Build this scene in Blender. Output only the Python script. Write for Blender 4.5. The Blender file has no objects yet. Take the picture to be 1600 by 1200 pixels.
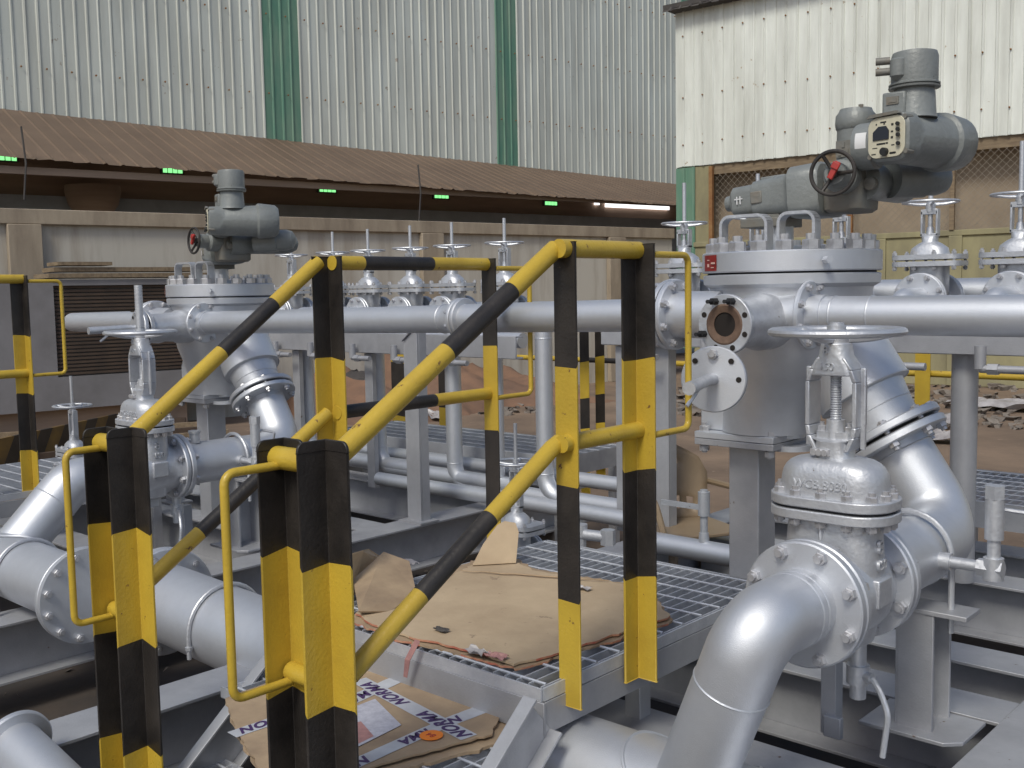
import bpy, math, random
import numpy as np
from mathutils import Vector, Matrix
random.seed(7)
sc = bpy.context.scene
COL = sc.collection
# ---------------------------------------------------------------- camera, sky, sun
F = 1650.0
EYE = np.array([0, 0, 1.65])
_th = math.radians(47.5)
RH = np.array([math.sin(_th), math.cos(_th), 0]); FH = np.array([-math.cos(_th), math.sin(_th), 0])
_p = math.atan(148/1650.0); _r = math.atan(.018)
FW = FH*math.cos(_p) - np.array([0, 0, math.sin(_p)])
_u = np.cross(RH, FW)
RR = RH*math.cos(_r) - _u*math.sin(_r); UU = _u*math.cos(_r) + RH*math.sin(_r)
cam = bpy.data.cameras.new('camera'); cam.sensor_width = 36; cam.lens = F*36/1600; cam.clip_start = .05; cam.clip_end = 400
co = bpy.data.objects.new('camera', cam); COL.objects.link(co); sc.camera = co
co.matrix_world = Matrix(((RR[0], UU[0], -FW[0], EYE[0]), (RR[1], UU[1], -FW[1], EYE[1]), (RR[2], UU[2], -FW[2], EYE[2]), (0, 0, 0, 1)))
def at(px, py, x=None, y=None, z=None, d=None):
    """the point of the place seen at a pixel of the survey photo, on a known plane"""
    r = FW + RR*(px-800)/F - UU*(py-600)/F
    t = d if d is not None else ((x-EYE[0])/r[0] if x is not None else (y-EYE[1])/r[1] if y is not None else (z-EYE[2])/r[2])
    return Vector([float(v) for v in EYE + r*t])
SUN_DIR = Vector((float((RH*-.35 - FH*.75)[0]), float((RH*-.35 - FH*.75)[1]), .95)).normalized()   # towards the sun
world = bpy.data.worlds.new('World'); sc.world = world; world.use_nodes = True
nt = world.node_tree; bg = nt.nodes['Background']; sky = nt.nodes.new('ShaderNodeTexSky'); sky.sky_type = 'NISHITA'; sky.sun_disc = False
sky.sun_elevation = math.asin(SUN_DIR.z); sky.sun_rotation = math.atan2(SUN_DIR.x, SUN_DIR.y)
sky.air_density = 1.0; sky.dust_density = 2.4; sky.ozone_density = 1.2
nt.links.new(sky.outputs[0], bg.inputs[0]); bg.inputs[1].default_value = .115
sl = bpy.data.lights.new('sun', 'SUN'); sl.energy = 1.9; sl.angle = math.radians(16); sl.color = (1, .985, .885)
so = bpy.data.objects.new('sun', sl); COL.objects.link(so); so.rotation_euler = SUN_DIR.to_track_quat('Z', 'Y').to_euler()
sc.view_settings.view_transform = 'Standard'; sc.view_settings.look = 'None'; sc.view_settings.gamma = 1
sc.view_settings.exposure = 0.06
# ---------------------------------------------------------------- materials
def mat(name, col, metal=0, rough=.5, noise=0, nscale=8, bump=0, bscale=60, col2=None, rnoise=0, spec=.5, emit=0, stretch=None, lo=.35, hi=.7, speck=None, sthr=.68, sscale=35):
    m = bpy.data.materials.new(name); m.use_nodes = True; t = m.node_tree; b = t.nodes['Principled BSDF']
    b.inputs['Base Color'].default_value = (*col, 1); b.inputs['Metallic'].default_value = metal; b.inputs['Roughness'].default_value = rough
    b.inputs['Specular IOR Level'].default_value = spec
    tc = t.nodes.new('ShaderNodeTexCoord'); src = tc.outputs['Object']
    if stretch:
        mp = t.nodes.new('ShaderNodeMapping'); mp.inputs['Scale'].default_value = stretch; t.links.new(src, mp.inputs[0]); s2 = mp.outputs[0]
    else: s2 = src
    if noise or col2:
        n = t.nodes.new('ShaderNodeTexNoise'); n.inputs['Scale'].default_value = nscale; n.inputs['Detail'].default_value = 6; n.inputs['Roughness'].default_value = .62
        t.links.new(s2, n.inputs['Vector'])
        r = t.nodes.new('ShaderNodeValToRGB'); r.color_ramp.elements[0].position = lo; r.color_ramp.elements[1].position = hi
        c2 = col2 if col2 else tuple(c*(1-noise) for c in col)
        r.color_ramp.elements[0].color = (*col, 1); r.color_ramp.elements[1].color = (*c2, 1)
        t.links.new(n.outputs[0], r.inputs[0]); t.links.new(r.outputs[0], b.inputs['Base Color'])
        if rnoise:
            mr = t.nodes.new('ShaderNodeMapRange'); mr.inputs[1].default_value = .3; mr.inputs[2].default_value = .7
            mr.inputs[3].default_value = rough-rnoise; mr.inputs[4].default_value = rough+rnoise
            t.links.new(n.outputs[0], mr.inputs[0]); t.links.new(mr.outputs[0], b.inputs['Roughness'])
    if speck:
        n3 = t.nodes.new('ShaderNodeTexNoise'); n3.inputs['Scale'].default_value = sscale; n3.inputs['Detail'].default_value = 5; n3.inputs['Roughness'].default_value = .7
        t.links.new(src, n3.inputs['Vector']); r3 = t.nodes.new('ShaderNodeValToRGB'); r3.color_ramp.elements[0].position = sthr; r3.color_ramp.elements[1].position = sthr+.04
        r3.color_ramp.elements[0].color = (0, 0, 0, 1); r3.color_ramp.elements[1].color = (1, 1, 1, 1); t.links.new(n3.outputs[0], r3.inputs[0])
        mx = t.nodes.new('ShaderNodeMix'); mx.data_type = 'RGBA'; mx.inputs[7].default_value = (*speck, 1); t.links.new(r3.outputs[0], mx.inputs[0])
        if b.inputs['Base Color'].is_linked: t.links.new(b.inputs['Base Color'].links[0].from_socket, mx.inputs[6])
        else: mx.inputs[6].default_value = (*col, 1)
        t.links.new(mx.outputs[2], b.inputs['Base Color'])
    if bump:
        n2 = t.nodes.new('ShaderNodeTexNoise'); n2.inputs['Scale'].default_value = bscale; n2.inputs['Detail'].default_value = 4
        t.links.new(src, n2.inputs['Vector']); bp = t.nodes.new('ShaderNodeBump'); bp.inputs['Strength'].default_value = bump; bp.inputs['Distance'].default_value = .004
        t.links.new(n2.outputs[0], bp.inputs['Height']); t.links.new(bp.outputs[0], b.inputs['Normal'])
    if emit:
        b.inputs['Emission Color'].default_value = (*col, 1); b.inputs['Emission Strength'].default_value = emit
    return m
SILVER = mat('aluminium paint', (.66, .68, .72), .72, .48, col2=(.55, .565, .60), nscale=4, bump=.22, bscale=420, rnoise=.06, speck=(.34, .31, .28), sthr=.71, sscale=22)
SILV2 = mat('aluminium paint on cast metal', (.62, .635, .665), .66, .48, col2=(.48, .49, .52), nscale=12, bump=.35, bscale=90, rnoise=.07, speck=(.25, .22, .19), sthr=.69, sscale=30)
STEEL = mat('aluminium paint on beams', (.48, .487, .51), .45, .5, col2=(.32, .322, .345), nscale=3, bump=.2, bscale=160, rnoise=.07, speck=(.17, .12, .09), sthr=.69, sscale=18)
GALV = mat('galvanised grating', (.66, .68, .72), .5, .45, col2=(.46, .48, .53), nscale=10, bump=.3, bscale=200)
NUT = mat('bolt paint', (.58, .58, .60), .6, .36, col2=(.4, .4, .42), nscale=30)
GASK = mat('gasket', (.02, .02, .022), 0, .8)
YEL = mat('yellow gloss paint', (.55, .38, .045), 0, .36, col2=(.44, .295, .035), nscale=6, bump=.25, bscale=120, rnoise=.1, speck=(.15, .075, .03), sthr=.655, sscale=28)
BLK = mat('black paint', (.016, .014, .013), 0, .45, col2=(.04, .033, .028), nscale=6, bump=.25, bscale=120, rnoise=.1, speck=(.13, .085, .05), sthr=.72, sscale=40)
ACT = mat('grey actuator enamel', (.235, .25, .245), .05, .42, col2=(.17, .18, .175), nscale=7, bump=.4, bscale=90, rnoise=.08, speck=(.10, .09, .07), sthr=.69, sscale=30)
ACTD = mat('dusty actuator casting', (.17, .175, .165), .05, .55, col2=(.20, .17, .13), nscale=9, bump=.6, bscale=60)
PLAS = mat('cream face plate', (.62, .58, .44), 0, .5, col2=(.52, .49, .38), nscale=20)
DARK = mat('dark display glass', (.02, .02, .028), 0, .12)
INK = mat('black print', (.02, .02, .02), 0, .6)
WHT = mat('white label', (.72, .72, .72), 0, .35)
RED = mat('red plastic', (.42, .035, .025), 0, .45, col2=(.3, .03, .03), nscale=15)
REDT = mat('red enamel tag plate', (.33, .025, .02), .2, .4, col2=(.22, .02, .02), nscale=40)
TAGT = mat('tag plate print', (.62, .40, .34), 0, .5)
RUST = mat('bare machined bore', (.20, .13, .09), .3, .65, col2=(.10, .06, .045), nscale=20, bump=.5)
BORE = mat('dark bore', (.015, .011, .009), 0, .9)
DIRT = mat('ground dirt', (.25, .175, .12), 0, .95, col2=(.14, .098, .07), nscale=.9, bump=1.0, bscale=9, lo=.3, hi=.65, speck=(.30, .22, .16), sthr=.64, sscale=7)
CARD = mat('brown cardboard', (.50, .385, .255), 0, .85, col2=(.37, .275, .18), nscale=3, bump=.5, bscale=30, rnoise=.05, lo=.38, hi=.72, speck=(.26, .19, .13), sthr=.64, sscale=9)
CARDE = mat('torn red printed edge', (.40, .10, .07), 0, .9, col2=(.5, .33, .2), nscale=25)
TAPE = mat('white packing tape', (.50, .52, .56), 0, .3, col2=(.38, .39, .42), nscale=12)
PURP = mat('purple print', (.05, .02, .10), 0, .5)
ORNG = mat('orange sticker', (.85, .22, .01), 0, .45)
PAPER = mat('printed paper label', (.50, .50, .56), 0, .6, col2=(.34, .34, .40), nscale=60)
PINK = mat('pink paper print', (.42, .22, .20), 0, .6, col2=(.30, .15, .15), nscale=50)
CLAD = mat('weathered white sheet cladding', (.61, .63, .57), .15, .45, col2=(.46, .47, .42), nscale=1.1, stretch=(2.2, 2.2, .35), bump=.25, bscale=14, rnoise=.08, speck=(.36, .31, .25), sthr=.66, sscale=5)
CLADB = mat('white sheet cladding', (.80, .825, .77), .1, .42, col2=(.58, .595, .545), nscale=1.6, stretch=(2.2, 2.2, .3), bump=.25, bscale=14, rnoise=.08, speck=(.45, .38, .28), sthr=.67, sscale=6)
GREEN = mat('green sheet cladding', (.10, .235, .165), .1, .5, col2=(.19, .29, .21), nscale=2.5, stretch=(2, 2, .4), bump=.2, bscale=14)
AWN = mat('rusty brown sheet roofing', (.165, .112, .075), .05, .6, col2=(.12, .08, .054), nscale=1.0, bump=.3, bscale=20, speck=(.24, .17, .12), sthr=.66, sscale=6)
BROWNW = mat('brown painted fascia', (.46, .33, .24), 0, .8, col2=(.30, .21, .155), nscale=1.2, stretch=(.3, .3, 3))
BLUEG = mat('blue grey concrete band', (.42, .45, .49), 0, .75, col2=(.32, .345, .38), nscale=2.5)
RENDER = mat('stained wall render', (.47, .44, .385), 0, .9, col2=(.29, .245, .195), nscale=1.3, stretch=(3, 3, .4), bump=.5, bscale=20, lo=.45, hi=.78, speck=(.17, .12, .09), sthr=.70, sscale=6)
RENDB = mat('brown wall coping', (.36, .30, .225), 0, .9, col2=(.22, .175, .13), nscale=2, stretch=(2, 2, .5), bump=.5, bscale=20)
YWALL = mat('mossy yellow wall', (.33, .30, .17), 0, .9, col2=(.20, .18, .115), nscale=1.2, bump=.5, bscale=20, stretch=(1.5, 1.5, .6))
TANW = mat('tan inner wall', (.36, .29, .215), 0, .9, col2=(.27, .215, .16), nscale=2)
RUSTP = mat('rusty post', (.22, .095, .035), .1, .75, col2=(.30, .17, .07), nscale=8)
MESHW = mat('chain link wire', (.30, .26, .21), .3, .6)
CONT = mat('grey container paint', (.24, .23, .235), .1, .6, col2=(.18, .17, .17), nscale=2.2, bump=.2)
GRIL = mat('brown grille', (.085, .055, .038), 0, .8, col2=(.05, .034, .025), nscale=5)
WOOD = mat('weathered timber', (.25, .19, .12), 0, .85, col2=(.14, .10, .065), nscale=3, stretch=(1, 8, 8), bump=.4)
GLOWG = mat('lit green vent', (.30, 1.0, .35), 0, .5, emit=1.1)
GLOWW = mat('lit white opening', (1, .97, .98), 0, .5, emit=1.6)
BEIGE = mat('tan moulded plastic', (.27, .20, .13), 0, .45, col2=(.22, .16, .10), nscale=5)
RUBB = mat('rubble', (.24, .21, .18), 0, .9, col2=(.12, .095, .08), nscale=3, bump=.6, bscale=12)
SHEETP = mat('crumpled plastic sheet', (.40, .38, .38), 0, .35, col2=(.24, .22, .22), nscale=8)
TARP = mat('dark tarpaulin', (.045, .04, .04), 0, .6, col2=(.08, .07, .06), nscale=3)
# ---------------------------------------------------------------- mesh helpers
def V(*a): return Vector(a)
class MB:
    def __init__(s): s.v = []; s.f = []; s.m = []; s.mi = 0
    def add(s, vs, fs):
        o = len(s.v); s.v += [Vector(x) for x in vs]; s.f += [[i+o for i in f] for f in fs]; s.m += [s.mi]*len(fs); return s
    def box(s, c, d, R=None):
        c = Vector(c); hx, hy, hz = d[0]/2, d[1]/2, d[2]/2
        vs = [Vector((x, y, z)) for x in (-hx, hx) for y in (-hy, hy) for z in (-hz, hz)]
        if R: vs = [R @ v for v in vs]
        return s.add([c+v for v in vs], [(0, 1, 3, 2), (4, 6, 7, 5), (0, 4, 5, 1), (2, 3, 7, 6), (0, 2, 6, 4), (1, 5, 7, 3)])
    def lathe(s, o, ax, prof, n=32, closed=False, ph=0):
        o = Vector(o); ax = Vector(ax).normalized(); a = ax.orthogonal().normalized()
        if abs(ax.z) < .9: a = Vector((0, 0, 1)).cross(ax).normalized()
        b = ax.cross(a); vs = []; fs = []; k = len(prof)
        for r, h in prof:
            for i in range(n):
                t = 2*math.pi*i/n+ph; vs.append(o+ax*h+(a*math.cos(t)+b*math.sin(t))*r)
        for j in range(k-1 if not closed else k):
            for i in range(n):
                i2 = (i+1) % n; j2 = (j+1) % k; fs.append((j*n+i, j*n+i2, j2*n+i2, j2*n+i))
        if not closed:
            if prof[0][0] > 1e-5: fs.append(tuple(reversed(range(n))))
            if prof[-1][0] > 1e-5: fs.append(tuple((k-1)*n+i for i in range(n)))
        return s.add(vs, fs)
    def cyl(s, p, q, r, r2=None, n=24):
        p = Vector(p); q = Vector(q); return s.lathe(p, q-p, [(r, 0), (r if r2 is None else r2, (q-p).length)], n)
    def ring(s, o, ax, r0, r1, t, n=36):      # flat ring r0 inner, r1 outer, thickness t along ax
        return s.lathe(o, ax, [(r0, 0), (r1, 0), (r1, t), (r0, t)], n, True)
    def torus(s, o, ax, R, r, n=48, m=10, flat=1.0):
        return s.lathe(o, ax, [(R+r*math.cos(2*math.pi*k/m), r*flat*math.sin(2*math.pi*k/m)) for k in range(m)], n, True)
    def tube(s, pts, r, n=14, caps=True):
        pts = [Vector(p) for p in pts]; N = len(pts); T = []
        for i in range(N):
            t = (pts[min(i+1, N-1)]-pts[max(i-1, 0)]); T.append(t.normalized())
        a = T[0].orthogonal().normalized(); vs = []; fs = []
        for i in range(N):
            a = (a - T[i]*a.dot(T[i])).normalized(); b = T[i].cross(a); rr = r[i] if isinstance(r, (list, tuple)) else r
            for k in range(n):
                q = 2*math.pi*k/n; vs.append(pts[i]+(a*math.cos(q)+b*math.sin(q))*rr)
        for i in range(N-1):
            for k in range(n):
                k2 = (k+1) % n; fs.append((i*n+k, i*n+k2, (i+1)*n+k2, (i+1)*n+k))
        if caps: fs += [tuple(reversed(range(n))), tuple((N-1)*n+k for k in range(n))]
        return s.add(vs, fs)
    def prism(s, poly, o, e1, e2, h):        # polygon in plane o+e1*u+e2*v, extruded by vector h
        o = Vector(o); e1 = Vector(e1); e2 = Vector(e2); h = Vector(h); n = len(poly)
        vs = [o+e1*u+e2*v for u, v in poly]; vs += [p+h for p in vs]
        fs = [tuple(reversed(range(n))), tuple(range(n, 2*n))]+[(i, (i+1) % n, (i+1) % n+n, i+n) for i in range(n)]
        return s.add(vs, fs)
    def build(s, name, mats, parent=None, bevel=0, smooth=True, ang=35):
        if not isinstance(mats, (list, tuple)): mats = [mats]
        off = Vector(parent['_o']) if parent is not None else Vector((0, 0, 0))
        if parent is None and s.v:
            lo = [min(v[i] for v in s.v) for i in range(3)]; hi = [max(v[i] for v in s.v) for i in range(3)]
            off = Vector(((lo[0]+hi[0])/2, (lo[1]+hi[1])/2, lo[2]))
        me = bpy.data.meshes.new(name); me.from_pydata([tuple(v-off) for v in s.v], [], s.f)
        for m in mats: me.materials.append(m)
        me.polygons.foreach_set('material_index', s.m); me.update()
        if smooth:
            me.polygons.foreach_set('use_smooth', [True]*len(me.polygons)); me.set_sharp_from_angle(angle=math.radians(ang))
        o = bpy.data.objects.new(name, me); COL.objects.link(o)
        o['_o'] = list(off)
        if parent is None: o.location = off
        else: o.parent = parent
        if bevel:
            b = o.modifiers.new('bevel', 'BEVEL'); b.width = bevel; b.segments = 2; b.limit_method = 'ANGLE'; b.angle_limit = math.radians(40); b.harden_normals = False
        return o
def tag(o, label=None, cat=None, group=None, kind=None):
    if label: o['label'] = label
    if cat: o['category'] = cat
    if group: o['group'] = group
    if kind: o['kind'] = kind
    return o
def thing(name, label, cat, loc=(0, 0, 0), group=None):
    o = bpy.data.objects.new(name, None); COL.objects.link(o); o.location = loc; o['_o'] = list(loc); o.empty_display_size = .1
    return tag(o, label, cat, group)
def dup(root, d, label=None, group=None, parent=None, first=True):
    c = root.copy(); COL.objects.link(c)
    if parent is not None: c.parent = parent
    if first: c.location = root.location + Vector(d); c['_o'] = [a+b for a, b in zip(root['_o'], d)]
    if label: c['label'] = label
    if group: c['group'] = group
    for ch in list(root.children): dup(ch, d, None, None, c, False)
    return c
def fillet(pts, rad, k=6):
    pts = [Vector(p) for p in pts]; out = [pts[0]]
    for i in range(1, len(pts)-1):
        a = (pts[i-1]-pts[i]); b = (pts[i+1]-pts[i]); r = min(rad, a.length*.49, b.length*.49)
        a.normalize(); b.normalize()
        th = a.angle(b); d = min(r, a.length*1e9); p0 = pts[i]+a*d; p1 = pts[i]+b*d
        R = d*math.tan(th/2); cdir = (a+b).normalized(); cen = pts[i]+cdir*(d/math.cos(th/2))
        u = (p0-cen); w = (p1-cen); ang = u.angle(w)
        for j in range(k+1):
            t = j/k; out.append(cen+(u*math.sin((1-t)*ang)+w*math.sin(t*ang))/math.sin(ang))
    out.append(pts[-1]); return out
_bm = {}
def boltmesh(r, h, back):
    key = (r, h, back)
    if key not in _bm:
        b = MB(); b.lathe((0, 0, 0), (0, 0, 1), [(r*1.75, 0), (r*1.75, h*.55), (r*1.55, h*.62)], 6); b.cyl((0, 0, 0), (0, 0, h), r, n=10)
        if back: b.lathe((0, 0, -back), (0, 0, -1), [(r*1.75, 0), (r*1.75, h*.6)], 6); b.cyl((0, 0, -back-h*.8), (0, 0, 0), r, n=10)
        me = bpy.data.meshes.new('bolt'); me.from_pydata([tuple(v) for v in b.v], [], b.f); me.materials.append(NUT)
        me.polygons.foreach_set('use_smooth', [True]*len(me.polygons)); me.set_sharp_from_angle(angle=math.radians(30)); _bm[key] = me
    return _bm[key]
def bolt(par, p, ax, r=.009, h=.02, back=0):
    o = bpy.data.objects.new('bolt', boltmesh(r, h, back)); COL.objects.link(o); o.parent = par
    ax = Vector(ax).normalized(); o.location = Vector(p)-Vector(par['_o']); o.rotation_euler = ax.to_track_quat('Z', 'Y').to_euler(); return o
def boltring(par, c, ax, R, n, r=.009, h=.02, back=0, ph=.5):
    c = Vector(c); ax = Vector(ax).normalized(); a = Vector((0, 0, 1)).cross(ax) if abs(ax.z) < .9 else Vector((1, 0, 0)); a.normalize(); b = ax.cross(a)
    for i in range(n):
        t = 2*math.pi*(i+ph)/n; bolt(par, c+(a*math.cos(t)+b*math.sin(t))*R, ax, r, h, back)
def flange(par, c, ax, r_in, r, t, name='flange', bolts=0, br=.009, bh=.022, back=0, ph=.5, gasket=False):
    c = Vector(c); ax = Vector(ax).normalized(); m = MB()
    m.lathe(c, ax, [(r_in, 0), (r-.004, 0), (r, .004), (r, t-.004), (r-.004, t), (r_in, t)], 56, True)
    if gasket: m.mi = 1; m.lathe(c-ax*.004, ax, [(r_in, 0), (r*.93, 0), (r*.93, .004), (r_in, .004)], 40, True)
    f = m.build(name, [SILVER, GASK], par)
    if bolts: boltring(f, c+ax*t, ax, r*.865, bolts, br, bh, back, ph)
    return f
def text(s, size, mtl, par, o, e1, e2, name='lettering', depth=.0012, align='CENTER', bold=0):
    """lettering turned into a mesh, laid on the plane o + e1 x + e2 y"""
    cu = bpy.data.curves.new('t', 'FONT'); cu.body = s; cu.size = size; cu.offset = bold; cu.shear = .35 if bold else 0; cu.space_character = 1.0+(.12 if bold else 0); cu.extrude = depth; cu.align_x = align; cu.align_y = 'CENTER'
    to = bpy.data.objects.new('t', cu); COL.objects.link(to)
    bpy.context.view_layer.update(); dg = bpy.context.evaluated_depsgraph_get(); me = bpy.data.meshes.new_from_object(to.evaluated_get(dg))
    bpy.data.objects.remove(to); e1 = Vector(e1).normalized(); e2 = Vector(e2).normalized(); e3 = e1.cross(e2)
    M = Matrix((e1, e2, e3)).transposed().to_4x4(); M.translation = Vector(o)-(Vector(par['_o']) if par is not None else Vector())
    me.transform(M); me.materials.clear(); me.materials.append(mtl); ob = bpy.data.objects.new(name, me); COL.objects.link(ob)
    ob['_o'] = [0, 0, 0]
    if par is not None: ob.parent = par
    return ob
X, Y, Z = V(1, 0, 0), V(0, 1, 0), V(0, 0, 1)
D = -3.42     # the second skid unit stands this far along X
DZ = -.05
# ================================================================ SETTING
def rand(a, b): return random.uniform(a, b)
g = MB(); N = 70
for i in range(N+1):
    for j in range(N+1):
        x = -90+i*170/N; y = -60+j*170/N; g.v.append(V(x, y, 0))
for i in range(N):
    for j in range(N): g.f.append((i*(N+1)+j, (i+1)*(N+1)+j, (i+1)*(N+1)+j+1, i*(N+1)+j+1)); g.m.append(0)
tag(g.build('ground', DIRT), kind='structure')
# frames of the two buildings: s along the wall, t towards the camera, z up
class Frame:
    def __init__(s, a_right, a_fwd, n_right, n_fwd, P):
        s.a = Vector([float(v) for v in RH*a_right+FH*a_fwd]); s.n = Vector([float(v) for v in RH*n_right+FH*n_fwd]); s.P = P
    def __call__(s, u, t, z): return s.n*(s.P-t)+s.a*u+Vector((0, 0, z))
    def hit(s, px, py, t=0):
        r = FW + RR*(px-800)/F - UU*(py-600)/F; n = np.array(s.n); k = (s.P-t)/float(r@n); p = EYE+r*k
        return float(p@np.array(s.a)), float(p[2])
ph = math.radians(51.8); A = Frame(math.sin(ph), math.cos(ph), -math.cos(ph), math.sin(ph), 18.0)
pb = math.radians(50.5); B = Frame(math.sin(pb), -math.cos(pb), math.cos(pb), math.sin(pb), 17.3)
def fbox(m, fr, u0, u1, t0, t1, z0, z1, dz=0):
    vs = [fr(u, t, z) for u in (u0, u1) for t in (t0, t1) for z in (z0, z1)]
    return m.add(vs, [(0, 1, 3, 2), (4, 6, 7, 5), (0, 4, 5, 1), (2, 3, 7, 6), (0, 2, 6, 4), (1, 5, 7, 3)])
def ribsheet(m, fr, u0, u1, z0, z1, pitch=.18, d=.028, wob=.004, tfun=None, mi=None, sag=None):
    u = u0; pts = []
    while u < u1:
        for du, t in ((0, 0), (pitch*.70, 0), (pitch*.78, d), (pitch*.90, d), (pitch*.98, 0)): pts.append((u+du, t+rand(-wob, wob)))
        u += pitch
    o = len(m.v); K = len(pts); rows = 5
    for k in range(rows):
        z = z0+(z1-z0)*k/(rows-1)
        for (uu, t) in pts:
            tt = t+(tfun(k/(rows-1)) if tfun else 0); m.v.append(fr(uu+rand(-.002, .002), tt+rand(-.002, .002), z + (rand(-.012, .012) if k == 0 else 0) + (sag(uu, k/(rows-1)) if sag else 0)))
    for k in range(rows-1):
        for i in range(K-1):
            m.f.append((o+k*K+i, o+k*K+i+1, o+(k+1)*K+i+1, o+(k+1)*K+i)); m.m.append(mi(pts[i][0]) if mi else 0)
# ---- tall shed on the far side
shed = thing('warehouse', 'tall warehouse of ribbed whitish sheets with green vertical strips, beyond the low wall', 'warehouse', A(2, 0, 0))
g1 = A.hit(412, 150)[0], A.hit(467, 150)[0]; g2 = A.hit(768, 150)[0], A.hit(806, 150)[0]; g3 = A.hit(1060, 20)[0], A.hit(1090, 20)[0]
def isgreen(u): return 1 if any(a <= u < b for a, b in (g1, g2, g3)) else 0
us0, us1 = A.hit(0, 200)[0], A.hit(1045, 290)[0]
def sagc(u, k): return (4.58-4.14)*(.5-(u-us0)/(us1-us0))*(1-k)
def sagA(u, k): return (.5-(u-us0)/(us1-us0))*(.22*(1-k)+.44*k)
m = MB(); ribsheet(m, A, -14, 42, 4.33, 12.0, .19, .017, mi=isgreen, sag=sagc)
m.build('cladding', [CLAD, GREEN], shed, smooth=False)
m = MB(); ribsheet(m, A, -14, 42, 3.42, 4.36, .24, .042, .003, tfun=lambda k: 2.5*(1-k)+.03, sag=sagA)
m.build('awning', AWN, shed, smooth=False)
m = MB(); fbox(m, A, -14, 42, -.30, -.05, 3.28, 4.35); m.build('fascia', BROWNW, shed)
m = MB(); fbox(m, A, -14, 42, 2.30, 2.38, 3.34, 3.44); fbox(m, A, -14, 42, .9, .98, 3.75, 3.85)
m.build('purlin', BROWNW, shed)
m = MB(); fbox(m, A, -14, 42, -.28, .05, 0, 3.27); m.build('lower_wall', BLUEG, shed)
m = MB(); fbox(m, A, -14, 42, -8, -.35, 11.6, 11.9); fbox(m, A, -14, -13.8, -8, -.35, 0, 11.6); m.build('roof', CLAD, shed)
# screws along the sheet rails
m = MB()
for row, z in enumerate((5.25, 6.65, 8.1, 9.6)):
    u = -13.9+.15
    while u < 42:
        c = A(u, .034, z+.01*math.sin(u*3)); m.lathe(c, -A.n, [(.016, -.004), (.016, .012), (.006, .02)], 6); u += .38
tag(m.build('screw', RUSTP, shed), kind='stuff')
for px, py in ((270, 267), (512, 297), (690, 307), (861, 318), (8, 247)):
    u, z = A.hit(px, py, .0)
    f = MB(); fbox(f, A, u-.20, u+.20, -.05, .0, z-.055, z+.065); vf = f.build('vent_frame', TARP, shed)
    p = MB()
    for k in range(4): fbox(p, A, u-.17+.088*k, u-.10+.088*k, 0, .012, z-.035, z+.04)
    p.build('vent', GLOWG, shed)
u0, z0 = A.hit(948, 322, .02); u1, z1 = A.hit(1046, 325, .02)
m = MB(); fbox(m, A, u0, u1, -.04, .02, z0-.02, z0+.16); fbox(m, A, A.hit(934, 320)[0]-.08, A.hit(934, 320)[0]+.04, -.04, .02, z0+.02, z0+.16); m.build('daylight_slot', GLOWW, shed)
for px, y0, y1 in ((34, 197, 312), (655, 257, 345)):
    u, za = A.hit(px, y0, 2.6); _, zb = A.hit(px, y1, 2.6)
    m = MB(); m.tube([A(u, 2.56, za), A(u+.03, 2.58, (za+zb)/2), A(u-.02, 2.58, zb)], .014, 8); m.build('hanging_bar', TARP, shed)
# soot stain patch hanging box under the awning
u, z = A.hit(146, 318, .3); m = MB(); m.lathe(A(u, .3, z+.28), -Z, [(.42, 0), (.43, .1), (.38, .30), (.30, .42), (.0, .44)], 18); m.build('hanging_bucket', BROWNW, shed)
for px in (330, 560, 760, 905): 
    u, z = A.hit(px, 340, .1); m = MB(); m.tube([A(u, .08, 2.9), A(u+.02, .1, 2.6), A(u-.03, .09, 2.3)], .018, 6); m.build('conduit', TARP, shed)
# ---- boundary wall in front of the tall shed
W = Frame(math.sin(ph), math.cos(ph), -math.cos(ph), math.sin(ph), 13.5)
bw = thing('boundary_wall', 'stained plastered boundary wall with brown pilasters and coping below the brown awning', 'wall', W(5, 0, 0))
uend = W.hit(1050, 400)[0]
m = MB(); fbox(m, W, -12, uend, -.2, 0, 0, 2.52); m.build('wall_panel', RENDER, bw)
m = MB(); fbox(m, W, -12, uend, -.26, .07, 2.52, 2.70); m.build('coping', RENDB, bw, bevel=.01)
for px in (38, -130, 672, 960):
    u = W.hit(px, 400)[0]; m = MB(); w_ = .20 if px > 100 else .19
    fbox(m, W, u-w_, u+w_, 0.003, .10, 0, 2.518); m.build('pilaster', RENDB, bw, bevel=.01)
# ---- lower shed on the right
sb = thing('side_shed', 'cream ribbed sheet shed with rusty screws above a chain link opening and mossy wall', 'shed', B(5, 0, 0))
uL = B.hit(1056, 150)[0]; uR = 13.0
m = MB(); ribsheet(m, B, uL, uR, 3.84, 6.62, .2, .024, .003); m.build('cladding', CLADB, sb, smooth=False)
m = MB(); fbox(m, B, uL-.12, uR, -1.5, .24, 6.66, 6.74); ribsheet(m, B, uL-.12, uR, 6.62, 6.75, .2, .03, tfun=lambda k: .26-.1*k); m.build('roof_edge', TARP, sb)
m = MB()
for z in (4.25, 5.1, 6.2):
    u = uL+.17
    while u < uR: m.lathe(B(u, .036, z+.02*math.sin(u*2)), -B.n, [(.015, -.004), (.015, .012), (.005, .02)], 6); u += .4
tag(m.build('screw', RUSTP, sb), kind='stuff')
m = MB(); ug = B.hit(1084, 300)[0]; ribsheet(m, B, uL, ug, .5, 3.82, .2, .03); m.build('corner_flashing', GREEN, sb, smooth=False)
m = MB(); fbox(m, B, uL, uR, -.55, -.45, 2.4, 3.86); m.build('inner_wall', TANW, sb)
m = MB(); fbox(m, B, ug+.02, B.hit(1110, 300)[0], -.12, -.02, 0, 3.82); m.build('corner_pier', YWALL, sb)
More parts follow.
